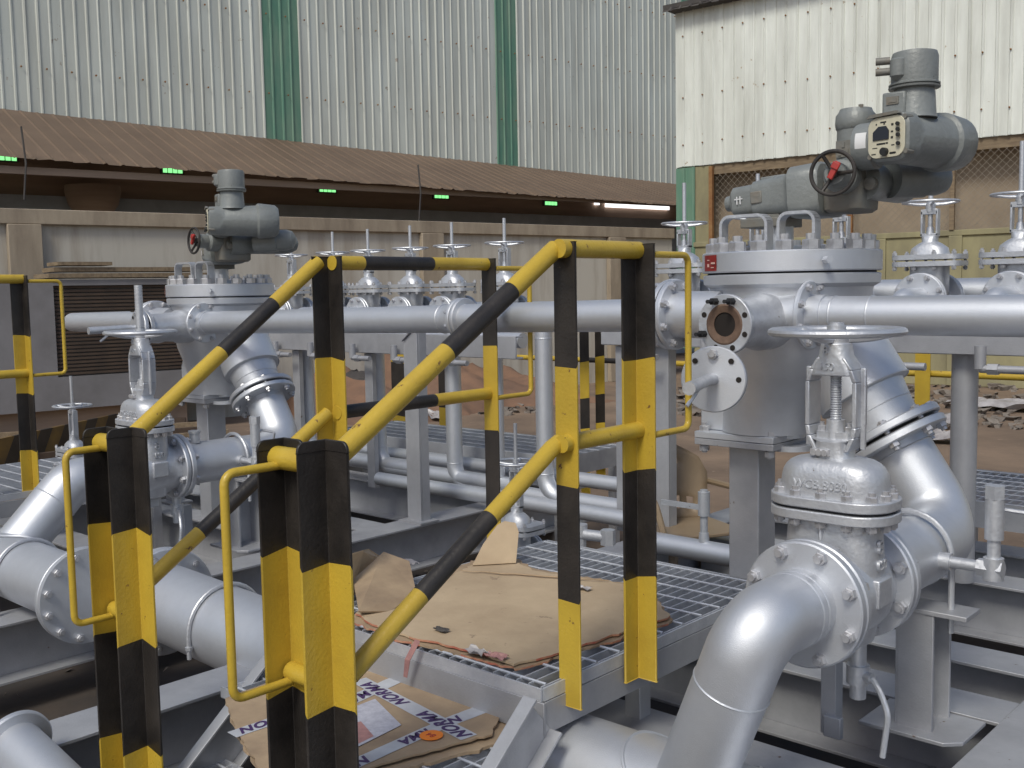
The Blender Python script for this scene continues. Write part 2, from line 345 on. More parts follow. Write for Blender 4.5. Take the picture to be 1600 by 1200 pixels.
m = MB(); fbox(m, B, uL, uR, -.3, -.04, 3.66, 3.84); m.build('lintel', WOOD, sb)
m = MB(); fbox(m, B, ug, uR, -.3, 0, 0, 2.42); fbox(m, B, ug, uR, -.32, .03, 2.36, 2.45); m.build('mossy_wall', YWALL, sb, bevel=.01)
for px, mt in ((1112, RUSTP), (1489, YEL), (1330, RUSTP)):
    u = B.hit(px, 300)[0]; m = MB(); fbox(m, B, u-.035, u+.035, -.02, .05, 2.45 if px != 1112 else 0, 3.8); m.build('mesh_post', RUSTP if mt is RUSTP else WOOD, sb)
for px in (1493, 1375):
    u = B.hit(px, 420)[0]; m = MB(); fbox(m, B, u-.10, u+.10, .003, .05, 0, 2.36); m.build('wall_pier', YWALL, sb, bevel=.01)
m = MB(); u = B.hit(1118, 300)[0]; zt, zb_ = 3.66, 2.46; h = zt-zb_
k = u-h
while k < uR:
    for sgn in (1, -1):
        a = (max(k, u), min(k+h, uR))
        if a[1] <= a[0]: continue
        za = zb_+(a[0]-k); zc = zb_+(a[1]-k)
        if sgn < 0: za = zt-(a[0]-k); zc = zt-(a[1]-k)
        p, q = B(a[0], .0, za), B(a[1], .0, zc); m.tube([p, q], .0032, 4, False)
    k += .115
tag(m.build('chain_link', MESHW, sb), kind=None)
u_, z_ = B.hit(1443, 536, .002); m = MB(); 
fbox(m, B, B.hit(1410, 545)[0]-.09, B.hit(1410, 545)[0]+.09, 0, .006, 1.08, 1.25); m.build('plaster_patch', RENDER, sb)
# ---- earth heaped against the wall, rubble and sheets
def blob(name, mt, c, sx, sy, sz, n=18, jag=.25, **kw):
    m = MB(); r = 8
    ang = 0
    for j in range(r+1):
        for i in range(n):
            th = 2*math.pi*i/n; rr = math.cos(j/r*math.pi/2); h = math.sin(j/r*math.pi/2)
            w = 1+rand(-jag, jag)*(1 if j else 1)
            m.v.append(V(c[0]+sx*rr*math.cos(th)*w, c[1]+sy*rr*math.sin(th)*w, c[2]+sz*h*(1+rand(-jag, jag)*.5)))
    for j in range(r):
        for i in range(n): m.f.append((j*n+i, j*n+(i+1) % n, (j+1)*n+(i+1) % n, (j+1)*n+i)); m.m.append(0)
    return m.build(name, mt, **kw)
MOUND = mat('orange earth', (.25, .14, .085), 0, .95, col2=(.14, .085, .06), nscale=1.5, bump=1, bscale=10)
m = MB(); nu, nw = 60, 16; ua_, ub_ = W.hit(430, 600)[0], W.hit(850, 600)[0]
for i in range(nu+1):
    for j in range(nw+1):
        a = i/nu; b = j/nw; h = 1.05*math.sin(math.pi*min(1, a*1.15))**.6*(.8+.2*math.sin(a*17)+.1*math.sin(a*41)) * max(0, 1-b)**.75*(.92+.08*math.sin(b*13+a*9)) if a < .87 else 0
        m.v.append(W(ua_+(ub_-ua_)*a, .05+b*(2.2+.25*math.sin(a*9)), h-.03+rand(-.03, .03)))
for i in range(nu):
    for j in range(nw): m.f.append((i*(nw+1)+j, (i+1)*(nw+1)+j, (i+1)*(nw+1)+j+1, i*(nw+1)+j+1)); m.m.append(0)
tag(m.build('earth_mound', MOUND), kind='structure')
# darker soil sheet laid where the skids stand
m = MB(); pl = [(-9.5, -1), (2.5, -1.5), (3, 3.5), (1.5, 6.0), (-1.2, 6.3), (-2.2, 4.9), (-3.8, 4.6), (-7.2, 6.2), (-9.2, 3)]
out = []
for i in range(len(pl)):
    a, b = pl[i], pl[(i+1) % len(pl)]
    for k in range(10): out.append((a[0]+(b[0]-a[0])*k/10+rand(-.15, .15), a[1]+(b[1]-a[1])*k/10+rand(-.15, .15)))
m.prism(out, (0, 0, .0), X, Y, V(0, 0, .006)); SOIL = mat('dark soil', (.042, .036, .033), 0, .85, col2=(.09, .066, .05), nscale=1.8, bump=1.0, bscale=12, rnoise=.12)
tag(m.build('dark_soil', SOIL), kind='structure')
m = MB()
for k in range(900):
    q = (rand(-8, 1.5), rand(.2, 4.4)); sz = rand(.008, .035)
    chunk_c = V(q[0], q[1], .006); vs = [chunk_c+V(rand(-1, 1), rand(-1, 1), rand(-.2, .8)).normalized()*sz for _ in range(5)]
    m.add(vs, [(0, 1, 2), (0, 2, 3), (0, 3, 4), (1, 2, 4), (1, 4, 0), (2, 3, 4)])
tag(m.build('gravel', RUBB, smooth=False), kind='stuff')
m = MB()
def chunk(m, c, s):
    q_ = [Vector((a, b, d_)) for a in (-1, 1) for b in (-1, 1) for d_ in (-.5, .7)]; q_ = [Vector(c)+Matrix.Rotation(rand(0, 3), 3, 'Z') @ V(v.x*s*rand(.6, 1), v.y*s*rand(.6, 1), v.z*s*rand(.5, 1)) for v in q_]
    m.add(q_, [(0, 1, 3, 2), (4, 6, 7, 5), (0, 4, 5, 1), (2, 3, 7, 6), (0, 2, 6, 4), (1, 5, 7, 3)]); return
def chunk_old(m, c, s):
    vs = [Vector(c)+V(rand(-1, 1), rand(-1, 1), rand(-.3, 1)).normalized()*s*rand(.6, 1) for _ in range(8)]
    m.add(vs, [(0, 1, 2), (2, 3, 4), (4, 5, 6), (6, 7, 0), (0, 2, 4), (0, 4, 6), (1, 3, 5), (3, 5, 7), (1, 5, 7), (1, 0, 7), (2, 1, 3), (4, 3, 5)])
for k in range(420):
    px = random.choice((rand(1385, 1600), rand(1400, 1600), rand(740, 830), rand(1060, 1110), rand(1330, 1560))); py = rand(604, 672) if px > 1300 else rand(604, 650)
    p = at(px, py, z=.0); chunk(m, p+V(0, 0, .01), rand(.02, .06)+rand(0, .11)**1.0*(random.random()**2))
tag(m.build('rubble', RUBB, smooth=False), kind='stuff')
for k, (px, py, w) in enumerate(((1450, 660, .5), (1560, 640, .6), (1455, 690, .35), (675, 655, .35))):
    c = at(px, py, z=0); m = MB(); n = 9
    for i in range(n):
        for j in range(n): m.v.append(c+V((i/(n-1)-.5)*w*2, (j/(n-1)-.5)*w, .03+rand(0, .10)))
    for i in range(n-1):
        for j in range(n-1): m.f.append((i*n+j, (i+1)*n+j, (i+1)*n+j+1, i*n+j+1)); m.m.append(0)
    o = m.build('plastic_sheet', SHEETP, smooth=False)
    tag(o, ['crumpled pale plastic sheet lying before the mossy wall, left of the grey pipe post', 'broad crumpled sheet on the rubble at the right edge of the yard', 'small torn plastic scrap on the brown ground near the slanted flange', 'grey plastic scrap on the ground behind the plate column'][k], 'plastic sheet', 'rubbish sheets on the ground')
o = blob('tarpaulin', TARP, at(560, 640, z=0), .42, .35, .55, 16, .12); tag(o, 'dark folded tarpaulin heap on the orange earth behind the pipe rack', 'tarpaulin')
# ---- grey container with grille at the left
CF = Frame(math.sin(ph), math.cos(ph), -math.cos(ph), math.sin(ph), 12.6)
ct = thing('site_cabin', 'grey steel cabin with a large brown slatted grille, in front of the stained wall', 'cabin', CF(-4, 0, 0))
ua, ub = CF.hit(-90, 600)[0], CF.hit(300, 600)[0]
def cz(px, py): return CF.hit(px, py)[1]
m = MB(); zt = cz(85, 437); zb = cz(100, 640)
u1_, u2_ = CF.hit(86, 500)[0], CF.hit(272, 500)[0]; gz0, gz1 = cz(120, 588), cz(120, 446)
fbox(m, CF, ua, u1_, -.7, .0, zb, zt); fbox(m, CF, u1_, ub+.6, -.7, 0, zb, gz0); fbox(m, CF, u1_, ub+.6, -.7, 0, gz1, zt); fbox(m, CF, u2_+.1, ub+.6, -.7, 0, gz0, gz1); fbox(m, CF, u1_, u2_+.1, -.7, -.09, gz0, gz1)
m.build('body', CONT, ct)
m = MB(); z = gz0+.02
while z < gz1-.02: fbox(m, CF, u1_, u2_+.1, -.085, -.03, z, z+.026); z += .043
m.build('grille', GRIL, ct)
m = MB(); fbox(m, CF, u1_-.05, ub+.4, -.6, .03, zt+.02, zt+.07); fbox(m, CF, u1_+.02, ub+.2, -.5, .01, zt+.09, zt+.14); fbox(m, CF, u1_+.05, ub-.9, -.4, .04, zt+.16, zt+.20); m.build('top_planks', WOOD, ct)
m = MB(); fbox(m, CF, ua+.4, ub, -.6, -.2, 0, zb); m.build('base', BROWNW, ct)
# timber and hazard board on the ground at far left
for k in range(5):
    c = at(60+k*10, 668+k*11, z=.1+.02*k); d = V(*[float(v) for v in RH*.98+FH*(.20+.13*k)]).normalized(); m = MB(); w = Z.cross(d)
    R = Matrix((d, w, Z)).transposed(); m.box(c, (3.4, .05, .10), R); tag(m.build('timber_plank', WOOD if k % 2 else GRIL, bevel=.004), ['timber plank lying nearest the grey cabin', 'brown plank next out from the cabin', 'pale plank in the middle of the fan of planks', 'brown plank below the pale middle plank', 'timber plank nearest the hazard board'][k], 'plank', 'planks on the ground by the cabin')
hz = thing('hazard_board', 'long faded board with diagonal yellow and black stripes, lying behind the small valve', 'barrier board', at(110, 700, z=.3))
m = MB(); a_, b_ = at(-60, 722, z=.30), at(205, 660, z=.30); d = (b_-a_); L = d.length; d.normalize(); hzY = mat('faded yellow', (.22, .13, .03), 0, .7, col2=(.12, .075, .03), nscale=5)
n = 14
for k in range(n):
    m.mi = k % 2; w = L/n; m.prism([(k*w-.09, 0), ((k+1)*w-.09, 0), ((k+1)*w+.09, .26), (k*w+.09, .26)], a_-V(0, 0, .13), d, Z, Z.cross(d)*-.03)
m.build('striped_panel', [hzY, BLK], hz, smooth=False)
for t in (.15, .85):
    m = MB(); p = a_+d*L*t; m.box((p.x, p.y+.06, p.z/2-.06), (.05, .05, p.z-.12)); m.build('leg', WOOD, hz)
# ================================================================ PROCESS PLANT
SX, SY = -1.69, 3.22          # strainer axis
VX, VY, VZ = -1.164, 2.455, .885   # gate valve centre
def rrect(a, b, r, n=6):
    pts = []
    for cx, cy, t0 in ((a-r, b-r, 0), (-a+r, b-r, 90), (-a+r, -b+r, 180), (a-r, -b+r, 270)):
        for k in range(n+1):
            t = math.radians(t0+90*k/n); pts.append((cx+r*math.cos(t), cy+r*math.sin(t)))
    return pts
def loft(m, secs):           # secs: list of (list of points)
    n = len(secs[0]); vs = [p for s_ in secs for p in s_]; fs = []
    for j in range(len(secs)-1):
        for i in range(n): fs.append((j*n+i, j*n+(i+1) % n, (j+1)*n+(i+1) % n, (j+1)*n+i))
    fs += [tuple(reversed(range(n))), tuple((len(secs)-1)*n+i for i in range(n))]
    m.add(vs, fs)
def zloft(m, c, secs, n=6):   # secs: (z, halfx, halfy, corner)
    loft(m, [[V(c[0]+x, c[1]+y, z) for x, y in rrect(a, b, min(r, a*.999, b*.999), n)] for z, a, b, r in secs])
def handwheel(par, c, R, tr, spokes=3, hub=.02, dish=.025, name='handwheel'):
    m = MB(); c = Vector(c); m.torus(c, Z, R-tr, tr, 56, 10, .85)
    for k in range(spokes):
        t = 2*math.pi*k/spokes+.5; e = c+V(math.cos(t), math.sin(t), 0)*(R-tr*1.3)
        m.tube(fillet([c-V(0, 0, dish), c-V(0, 0, dish)+V(math.cos(t), math.sin(t), 0)*R*.45, e], .05, 4), [tr*.95]*1+[tr*.8]*20 if False else tr*.8, 8)
    m.cyl(c-V(0, 0, dish+.018), c-V(0, 0, dish-.022), hub, n=20); return m.build(name, SILV2, par)
# ---------------- big gate valve
def gate_valve():
    t = thing('gate_valve', '', 'valve', (VX, VY, VZ-.2))
    m = MB(); c = V(VX, VY, VZ)
    m.lathe(c-Y*.145, Y, [(.108, 0), (.112, .04), (.125, .075), (.13, .145), (.125, .215), (.112, .25), (.108, .29)], 40)
    zloft(m, (VX, VY), [(VZ-.135, .05, .04, .03), (VZ-.12, .095, .062, .05), (VZ, .122, .075, .06), (VZ+.12, .118, .072, .06), (1.075, .112, .070, .06)])
    m.box((VX+.118, VY, VZ+.015), (.03, .075, .07)); m.box((VX, VY-.073, 1.0), (.008, .02, .15)); m.box((VX, VY, VZ-.15), (.07, .07, .05))
    b = m.build('body', SILV2, t, bevel=.004)
    text('8', .05, SILV2, t, (VX+.121, VY-.008, VZ+.125), Y, Z, 'cast_lettering', .004); text('150', .035, SILV2, t, (VX+.121, VY-.0, VZ+.08), Y, Z, 'cast_lettering', .004)
    flange(t, (VX, VY-.145+.024, VZ), -Y, .09, .153, .024); flange(t, (VX, VY+.145-.024, VZ), Y, .09, .153, .024)
    for z, g in ((1.072, 0), (1.104, 1)):
        m = MB(); zloft(m, (VX, VY), [(z, .158, .098, .085), (z+.025, .158, .098, .085)], 8)
        if not g: m.mi = 1; zloft(m, (VX, VY), [(z+.025, .150, .09, .08), (z+.033, .150, .09, .08)], 8)
        bf = m.build('bonnet_flange', [SILV2, GASK], t, bevel=.003)
        if g:
            for k in range(14):
                a = 2*math.pi*(k+.5)/14; x = .138*math.copysign(min(1, abs(math.cos(a))*1.12), math.cos(a)); y = .079*math.copysign(min(1, abs(math.sin(a))*1.18), math.sin(a))
                bolt(bf, (VX+x, VY+y, z+.025), Z, .008, .024, .057)
    m = MB(); secs = []
    for k in range(9):
        q = (k/8); h = 1.129+.094*math.sin(q*math.pi/2)**.85; w = (1-(q*.86)**3.0)
        secs.append((h, .134*w, .074*w+.004, .07))
    zloft(m, (VX, VY), secs, 8)
    zloft(m, (VX, VY), [(1.20, .055, .045, .03), (1.225, .045, .040, .03), (1.262, .042, .042, .03), (1.268, .055, .03, .01)])
    m.build('bonnet', SILV2, t, ang=50)
    text('WCB B0B0', .030, SILV2, t, (VX-.004, VY-.0755, 1.160), X, V(0, .12, .99), 'cast_lettering', .005)
    # yoke : two arms in the X direction, window between them
    m = MB()
    for s in (-1, 1):
        a = [(1.24, .040), (1.275, .057), (1.30, .061), (1.41, .061), (1.44, .050), (1.47, .030)]
        for (z0, x0), (z1, x1) in zip(a[:-1], a[1:]):
            w = .012
            q = [V(VX+s*x0-w*.5*s, 0, z0), V(VX+s*x0+w*.5*s, 0, z0), V(VX+s*x1+w*.5*s, 0, z1), V(VX+s*x1-w*.5*s, 0, z1)]
            m.add([V(p.x, VY-.033, p.z) for p in q]+[V(p.x, VY+.033, p.z) for p in q], [(0, 1, 2, 3), (7, 6, 5, 4), (0, 4, 5, 1), (1, 5, 6, 2), (2, 6, 7, 3), (3, 7, 4, 0)])
        m.box((VX+s*.071, VY, 1.345), (.014, .010, .20))
    zloft(m, (VX, VY), [(1.425, .058, .036, .02), (1.45, .052, .036, .02), (1.475, .040, .036, .03), (1.505, .036, .036, .034)])
    m.build('yoke', SILV2, t, bevel=.003)
    text('8', .028, SILV2, t, (VX-.01, VY-.037, 1.487), X, Z, 'cast_lettering', .003); text('150', .026, SILV2, t, (VX-.008, VY-.037, 1.447), X, Z, 'cast_lettering', .003)
    m = MB(); prof = []
    z = 1.24
    while z < 1.43: prof += [(.0145, z), (.012, z+.003)]; z += .006
    m.lathe((VX, VY, 0), Z, prof, 16); m.cyl((VX, VY, 1.50), (VX, VY, 1.555), .018, n=16); m.cyl((VX, VY, 1.53), (VX, VY, 1.548), .023, n=16); m.build('stem', SILV2, t)
    m = MB(); zloft(m, (VX, VY), [(1.262, .048, .022, .02), (1.285, .048, .022, .02)]); m.cyl((VX, VY, 1.24), (VX, VY, 1.315), .026, .022)
    gl = m.build('gland', SILV2, t)
    for s in (-1, 1): bolt(gl, (VX+s*.036, VY, 1.285), Z, .006, .022, .03)
    m = MB()
    for k in (-1, 0, 1): m.cyl((VX-.02+k*.014, VY-.052, 1.236), (VX-.02+k*.014, VY-.03, 1.236), .008, n=12)
    m.box((VX-.02, VY-.038, 1.236), (.05, .018, .016)); m.build('eye_bolt', NUT, t)
    handwheel(t, (VX, VY, 1.532), .166, .0125, 3, .03, .018)
    return t
gv = gate_valve()
gv['label'] = 'large silver gate valve with a wide handwheel, bolted to the front right elbow pipe'; gv['group'] = 'large gate valves'
dup(gv, (D, 0, DZ), 'large silver gate valve behind the far left stair rail, with a thin tall stem', 'large gate valves')
# the second valve stands with its stem risen
g2_ = [o for o in bpy.data.objects if o.name.startswith('gate_valve') and o is not gv][0]
m = MB(); m.cyl((VX+D, VY, 1.5), (VX+D, VY, 1.70), .018, n=16); m.build('risen_stem', SILV2, g2_)
# ---------------- front spool: flange, elbow, branch down to the header
def arc_pts(C, d_in, d_out, R, k=12):      # corner C, incoming dir, outgoing dir
    d_in = Vector(d_in).normalized(); d_out = Vector(d_out).normalized(); th = math.pi-d_in.angle(d_out)
    d = R/math.tan(th/2); return fillet([C-d_in*(d+.0001), C, C+d_out*(d+.0001)], d, k), C-d_in*d, C+d_out*d
def weld(m, c, ax, r): m.torus(c, ax, r-.0006, .0030, 40, 6)
HY, HZ, HR = 1.74, .49, .150
def front_spool(dx, hpts, lab, grp, hr, d2, dd, cy, steep):
    t = thing('discharge_pipe', lab, 'pipe', (VX+dx, hpts[0].y, 0), grp); c = V(VX+dx, 0, VZ+(DZ if dx else 0)); hy = hpts[0].y
    y0 = VY-.149-.028; d1 = -Y; d2 = d2.normalized(); C = V(c.x, cy, c.z); pts, a, b = arc_pts(C, d1, d2, dd)
    hz = hpts[-1].z; L = (C.z-hz)/-d2.z-.02; end = C+d2*L
    pr = .0895 if not dx else .100; m = MB(); m.tube([V(c.x, y0+.01, c.z)]+pts+[end], pr, 40); weld(m, a, d1, pr); weld(m, b, d2, pr); weld(m, V(c.x, y0-.03, c.z), Y, pr)
    m.build('elbow_pipe', SILVER, t)
    flange(t, (c.x, VY-.149, c.z), -Y, .085, .153, .026, 'flange', 8, .0095, .024, .056, .5, True)
    m = MB(); m.tube(hpts, hr, 48); m.build('header', SILVER, t)
    m = MB(); n = 24; R = hr+.006; cx = end.x; w0 = .17
    vs = []
    for k in range(n+1):
        for j in range(17):
            q = -1+2*j/16; w = w0*math.sqrt(max(0, 1-q*q)); aa = math.radians(steep)+q*1.05
            vs.append(V(cx-w+2*w*k/n, hy+R*math.cos(aa), hz+R*math.sin(aa)))
    m.add(vs, [(k*17+j, (k+1)*17+j, (k+1)*17+j+1, k*17+j+1) for k in range(n) for j in range(16)]); rim = [V(cx+w0*math.cos(u_), hy+R*math.cos(math.radians(steep)+1.05*math.sin(u_)), hz+R*math.sin(math.radians(steep)+1.05*math.sin(u_))) for u_ in [2*math.pi*k/48 for k in range(49)]]
    m.tube(rim, .005, 6, False); m.build('saddle_pad', SILVER, t)
    return t
HYR = 2.11; xh = at(262, 945, y=HYR).x
fs1 = front_spool(0, [V(xh, HYR, .425), V(-1.8, HYR, .362), V(1.4, HYR, .362)], 'silver elbow pipe sloping from the front right gate valve into the long low header', 'discharge pipes', .150, V(-.40, 0, -1), .16, 2.06, 90)
flange(fs1, (xh-.0, HYR, .425), -X, .12, .215, .026, 'flange', 12, .008, .012, .03)
m = MB(); m.tube([V(xh-.03, HYR, .425), V(xh-.20, HYR, .43)], .135, 40); m.build('header_stub', SILVER, fs1); flange(fs1, (xh-.030, HYR, .425), -X, .12, .215, .026)
fs2 = front_spool(D, [V(-6.6, 1.78, .53), V(-3.84, 1.78, .53)], 'silver elbow pipe at the left edge sloping into the header with closed end plate', 'discharge pipes', .127, V(0, -1, -1), .27, 2.09, 45)
flange(fs2, (-3.865, 1.78, .53), X, .1, .180, .024, 'flange')
bf = MB(); bf.lathe((-3.837, 1.78, .53), X, [(.180, 0), (.180, .022), (0, .0225)], 56); bf = bf.build('blind_flange', SILVER, fs2); boltring(bf, (-3.815, 1.78, .53), X, .157, 12, .009, .022, .05)
def ubolt(name, lab, x, y, z, r, zb, ax=X, grp='pipe clamps', s=1):
    m = MB(); w = Z.cross(ax).normalized(); c = V(x, y, z); pts = [c+w*r+V(0, 0, zb-z-.03)]
    for k in range(17):
        a = math.pi*k/16; pts.append(c+w*r*math.cos(a)+Z*r*math.sin(a))
    pts.append(c-w*r+V(0, 0, zb-z-.03)); m.tube(pts, .0085, 10)
    for q in (-1, 1): m.lathe(c+w*r*q+V(0, 0, zb-z+.004), Z, [(.014, 0), (.014, .012)], 6)
    return tag(m.build(name, SILV2), lab, 'clamp', grp)
ubolt('pipe_clamp', 'round U clamp over the header pipe nearest its closed end plate at the left edge', -4.33, 1.78, .53, .137, .39)
ubolt('pipe_clamp', 'round U clamp over the long low header behind the yellow loop', at(352, 940, y=HYR).x, HYR, .415, .158, .36)
# low pipe end at bottom left corner
lp = thing('drain_pipe', 'short open pipe with a flared flange at the bottom left corner', 'pipe', at(60, 1185, z=.3))
p0 = at(28, 1166, z=.42); p1 = p0+X*.62+V(0, 0, -.10)
m = MB(); m.tube([p0+V(0, 0, 0), p1], .068, 32); m.build('pipe', SILVER, lp); flange(lp, p0, (p0-p1), .055, .098, .018)
# ---------------- rear spool from valve up to strainer
ND = V(.55, 0, -.83).normalized()
def rear_spool():
    t = thing('riser_pipe', '', 'pipe', (VX, 3.1, .6))
    C = V(VX, 3.235, VZ); pts, a, b = arc_pts(C, ND, -Y, .28, 14)
    fc = a-ND*.045
    m = MB(); m.tube([fc]+pts+[V(VX, VY+.16, VZ)], .102, 40); weld(m, a, ND, .102); weld(m, b, Y, .102); m.build('elbow_pipe', SILVER, t)
    flange(t, (VX, VY+.149, VZ), Y, .09, .153, .026, 'flange', 8, .0095, .024, .056, .5, True)
    flange(t, fc-ND*.004, ND, .10, .172, .026, 'flange', 8, .0095, .024, .056, .5, True)
    m = MB(); m.cyl((VX+.01, VY+.25, VZ+.10), (VX+.01, VY+.25, VZ+.150), .026, n=20); m.ring((VX+.01, VY+.25, VZ+.148), Z, .014, .030, .012, 20); m.build('boss', SILV2, t)
    # vent/drain branch with upright valve
    q = V(VX+.10, VY+.44, VZ+.0)
    m = MB(); m.tube(fillet([q-X*.02, q+X*.13, q+X*.14], .01), .016, 14); m.cyl(q-X*.01, q+X*.03, .024, n=14); m.cyl(q+X*.10, q+X*.165, .024, n=6)
    e = q+X*.14; m.cyl(e-Z*.03, e+Z*.03, .026, n=16); m.cyl(e, e+Z*.10, .017, n=14); m.cyl(e+Z*.08, e+Z*.20, .024, n=16); m.cyl(e+Z*.19, e+Z*.225, .027, n=6); m.build('vent_branch', SILV2, t)
    m = MB(); m.tube(fillet([e+Z*.15, e+Z*.155+Y*.04, e+Z*.15+Y*.05+X*.09, e+Z*.09+Y*.05+X*.07], .008), .006, 6); m.build('vent_lever', SILV2, t)
    return t
rs = rear_spool(); rs['label'] = 'thick silver elbow pipe rising from the right gate valve to the nearer strainer'; rs['group'] = 'riser pipes'
dup(rs, (D, 0, DZ), 'thick silver elbow pipe rising to the slanted flange of the far left strainer', 'riser pipes')
# ---------------- basket strainer
def strainer(dx, opened, lab):
    c = V(SX+dx, SY, 0); dz = DZ if dx else 0
    t = thing('basket_strainer', lab, 'strainer', (c.x, c.y, 1.1), 'basket strainers')
    def P(x, y, z): return V(x+dx, y, z+dz)
    m = MB(); cc = V(c.x, c.y, dz)
    secs = []
    for z, r, ox in ((1.155, .150, -.085), (1.20, .152, -.08), (1.27, .165, -.06), (1.34, .195, -.035), (1.41, .232, -.012), (1.47, .250, 0), (1.60, .256, 0), (1.64, .262, 0), (1.652, .283, 0), (1.680, .285, 0), (1.684, .28, 0)):
        secs.append([V(c.x+ox+r*math.cos(2*math.pi*k/64), c.y+r*math.sin(2*math.pi*k/64), z+dz) for k in range(64)])
    loft(m, secs)
    m.build('body', SILVER, t, ang=30)
    m = MB(); m.prism([(-.19, 1.155), (-.06, 1.155), (-.03, 1.36), (-.12, 1.44), (-.19, 1.30)], P(SX-.10, SY-.09, 0), X, Z, (0, .008, 0)); m.box(P(SX-.235, SY-.01, 1.25), (.06, .010, .19)); m.build('gusset', SILVER, t, bevel=.003)
    m = MB(); m.lathe(cc, Z, [(.27, 1.6845), (.27, 1.690)], 56); m.build('gasket', GASK, t)
    m = MB(); m.lathe(cc, Z, [(.0, 1.690), (.284, 1.690), (.288, 1.694), (.288, 1.752), (.284, 1.756), (.0, 1.757)], 72)
    m.cyl(P(SX+.22, SY-.20, 1.722), P(SX+.245, SY-.222, 1.722), .012, n=6)
    cv = m.build('cover', SILVER, t)
    boltring(cv, cc+V(0, 0, 1.757), Z, .252, 20, .016, .048, 0, .3)
    for k in range(20):
        a = 2*math.pi*(k+.3)/20
    m = MB(); q = P(SX-.20, SY-.32, 1.728); e1 = V(.60, -.80, 0)
    # red tag plate follows the cover edge
    n = 6; vs = []
    a0, a1 = math.radians(-133), math.radians(-115)
    for k in range(n+1):
        a = a0+(a1-a0)*k/n
        for z in (1.697, 1.748):
            vs.append(V(c.x+.2895*math.cos(a), c.y+.2895*math.sin(a), z+dz))
    m.add(vs, [(2*k, 2*k+2, 2*k+3, 2*k+1) for k in range(n)]); tp = m.build('tag_plate', REDT, t)
    am = math.radians(-121); nrm = V(math.cos(am), math.sin(am), 0); tx = Z.cross(nrm)
    m = MB(); o_ = V(c.x, c.y, dz)+nrm*.291
    for u, z, w, h in ((.012, 1.722, .026, .006), (-.02, 1.715, .012, .010), (.008, 1.708, .02, .003), (-.02, 1.732, .014, .003)): m.box(o_+tx*u+V(0, 0, z), (w, .001, h), Matrix((tx, nrm, Z)).transposed())
    m.build('tag_print', TAGT, tp)
    # lifting straps on the cover
    for dxs, w in ((-.075, .165), (.11, .12)):
        m = MB(); a, b = P(SX+dxs-w/2, SY-.16, 1.757), P(SX+dxs+w/2, SY-.16, 1.757); h = .115
        pts = fillet([a, a+Z*h, b+Z*h, b], .03, 5)
        for i in range(len(pts)-1):
            u, v = pts[i], pts[i+1]; d = (v-u).normalized(); nn = Y.cross(d).normalized()*.005
            m.add([u-nn-Y*.02, v-nn-Y*.02, v-nn+Y*.02, u-nn+Y*.02, u+nn-Y*.02, v+nn-Y*.02, v+nn+Y*.02, u+nn+Y*.02], [(0, 1, 2, 3), (7, 6, 5, 4), (0, 4, 5, 1), (3, 2, 6, 7), (1, 5, 6, 2), (0, 3, 7, 4)])
        m.build('strap', SILV2, t)
    # slanted outlet nozzle with flange
    s0 = P(VX, 3.235, VZ)-ND*(.28+.045+.012); m = MB()
    m.tube([s0-ND*.42, s0-ND*.155], .150, 40); m.tube([s0-ND*.155, s0-ND*.150, s0-ND*.10, s0-ND*.01], [.150, .128, .120, .1095], 40); weld(m, s0-ND*.155, ND, .15); weld(m, s0-ND*.09, ND, .118); m.build('outlet_nozzle', SILVER, t)
    flange(t, s0-ND*.004, -ND, .10, .172, .026)
    # side inlet (towards -X) and side outlet (towards +X)
    LY, LZ = 3.0, 1.555
    m = MB(); m.tube([P(SX-.12, LY, LZ), P(SX-.31, LY, LZ)], .078, 32); m.build('inlet_nozzle', SILVER, t); flange(t, P(SX-.315, LY, LZ), X, .06, .118, .02, 'flange', 8, .008, .02, .05, .5, True)
    m = MB(); m.tube([P(SX+.08, LY, LZ), P(SX+.235, LY, LZ)], .062, 32); m.build('outlet_stub', SILVER, t); flange(t, P(SX+.175, LY, LZ), X, .055, .105, .016, 'flange', 8, .007, .016, 0, .5)
    # nozzle facing the front
    nx = SX+.045; m = MB(); m.lathe(P(nx, SY-.18, 1.535), -Y, [(.088, 0), (.088, .12), (.078, .14), (.074, .2), (.070, .29)], 36)
    m.build('hand_hole_nozzle', SILV2, t)
    fy = SY-.18-.29
    m = MB(); m.lathe(P(nx, fy, 1.535), -Y, [(.042, 0), (.088, 0), (.090, .003), (.090, .02), (.088, .022), (.060, .022), (.058, .018), (.040, .018)], 44, True); nf = m.build('nozzle_ring', [SILV2], t)
    m = MB(); m.lathe(P(nx, fy-.0185, 1.535), -Y, [(.036, 0), (.062, 0), (.062, .003), (.056, .006), (.036, .002)], 36, True); m.build('bare_face', RUST, nf)
    m = MB(); m.lathe(P(nx, fy-.017, 1.535), Y, [(.037, 0), (.035, .10), (0, .101)], 28); m.build('bore', BORE, nf)
    m = MB()
    for k in range(8):
        a = 2*math.pi*(k+.5)/8; pc = P(nx+.074*math.cos(a), fy-.0225, 1.535+.074*math.sin(a)); m = MB(); m.cyl(pc, pc-Y*.001, .0085, n=12); m.build('bolt_hole', BORE, nf)
    m = MB()
    for k in (2, 1, 4):
        a = 2*math.pi*(k+.5)/8; pc = P(nx+.074*math.cos(a), fy, 1.535+.074*math.sin(a)); m = MB(); m.cyl(pc, pc-Y*.07, .006, n=10); m.cyl(pc-Y*.02, pc-Y*.045, .011, n=6)
        if opened: m.build('loose_stud', GASK, nf)
    bc = P(nx-.012, fy-.055, 1.375) if opened else P(nx, fy-.03, 1.535)
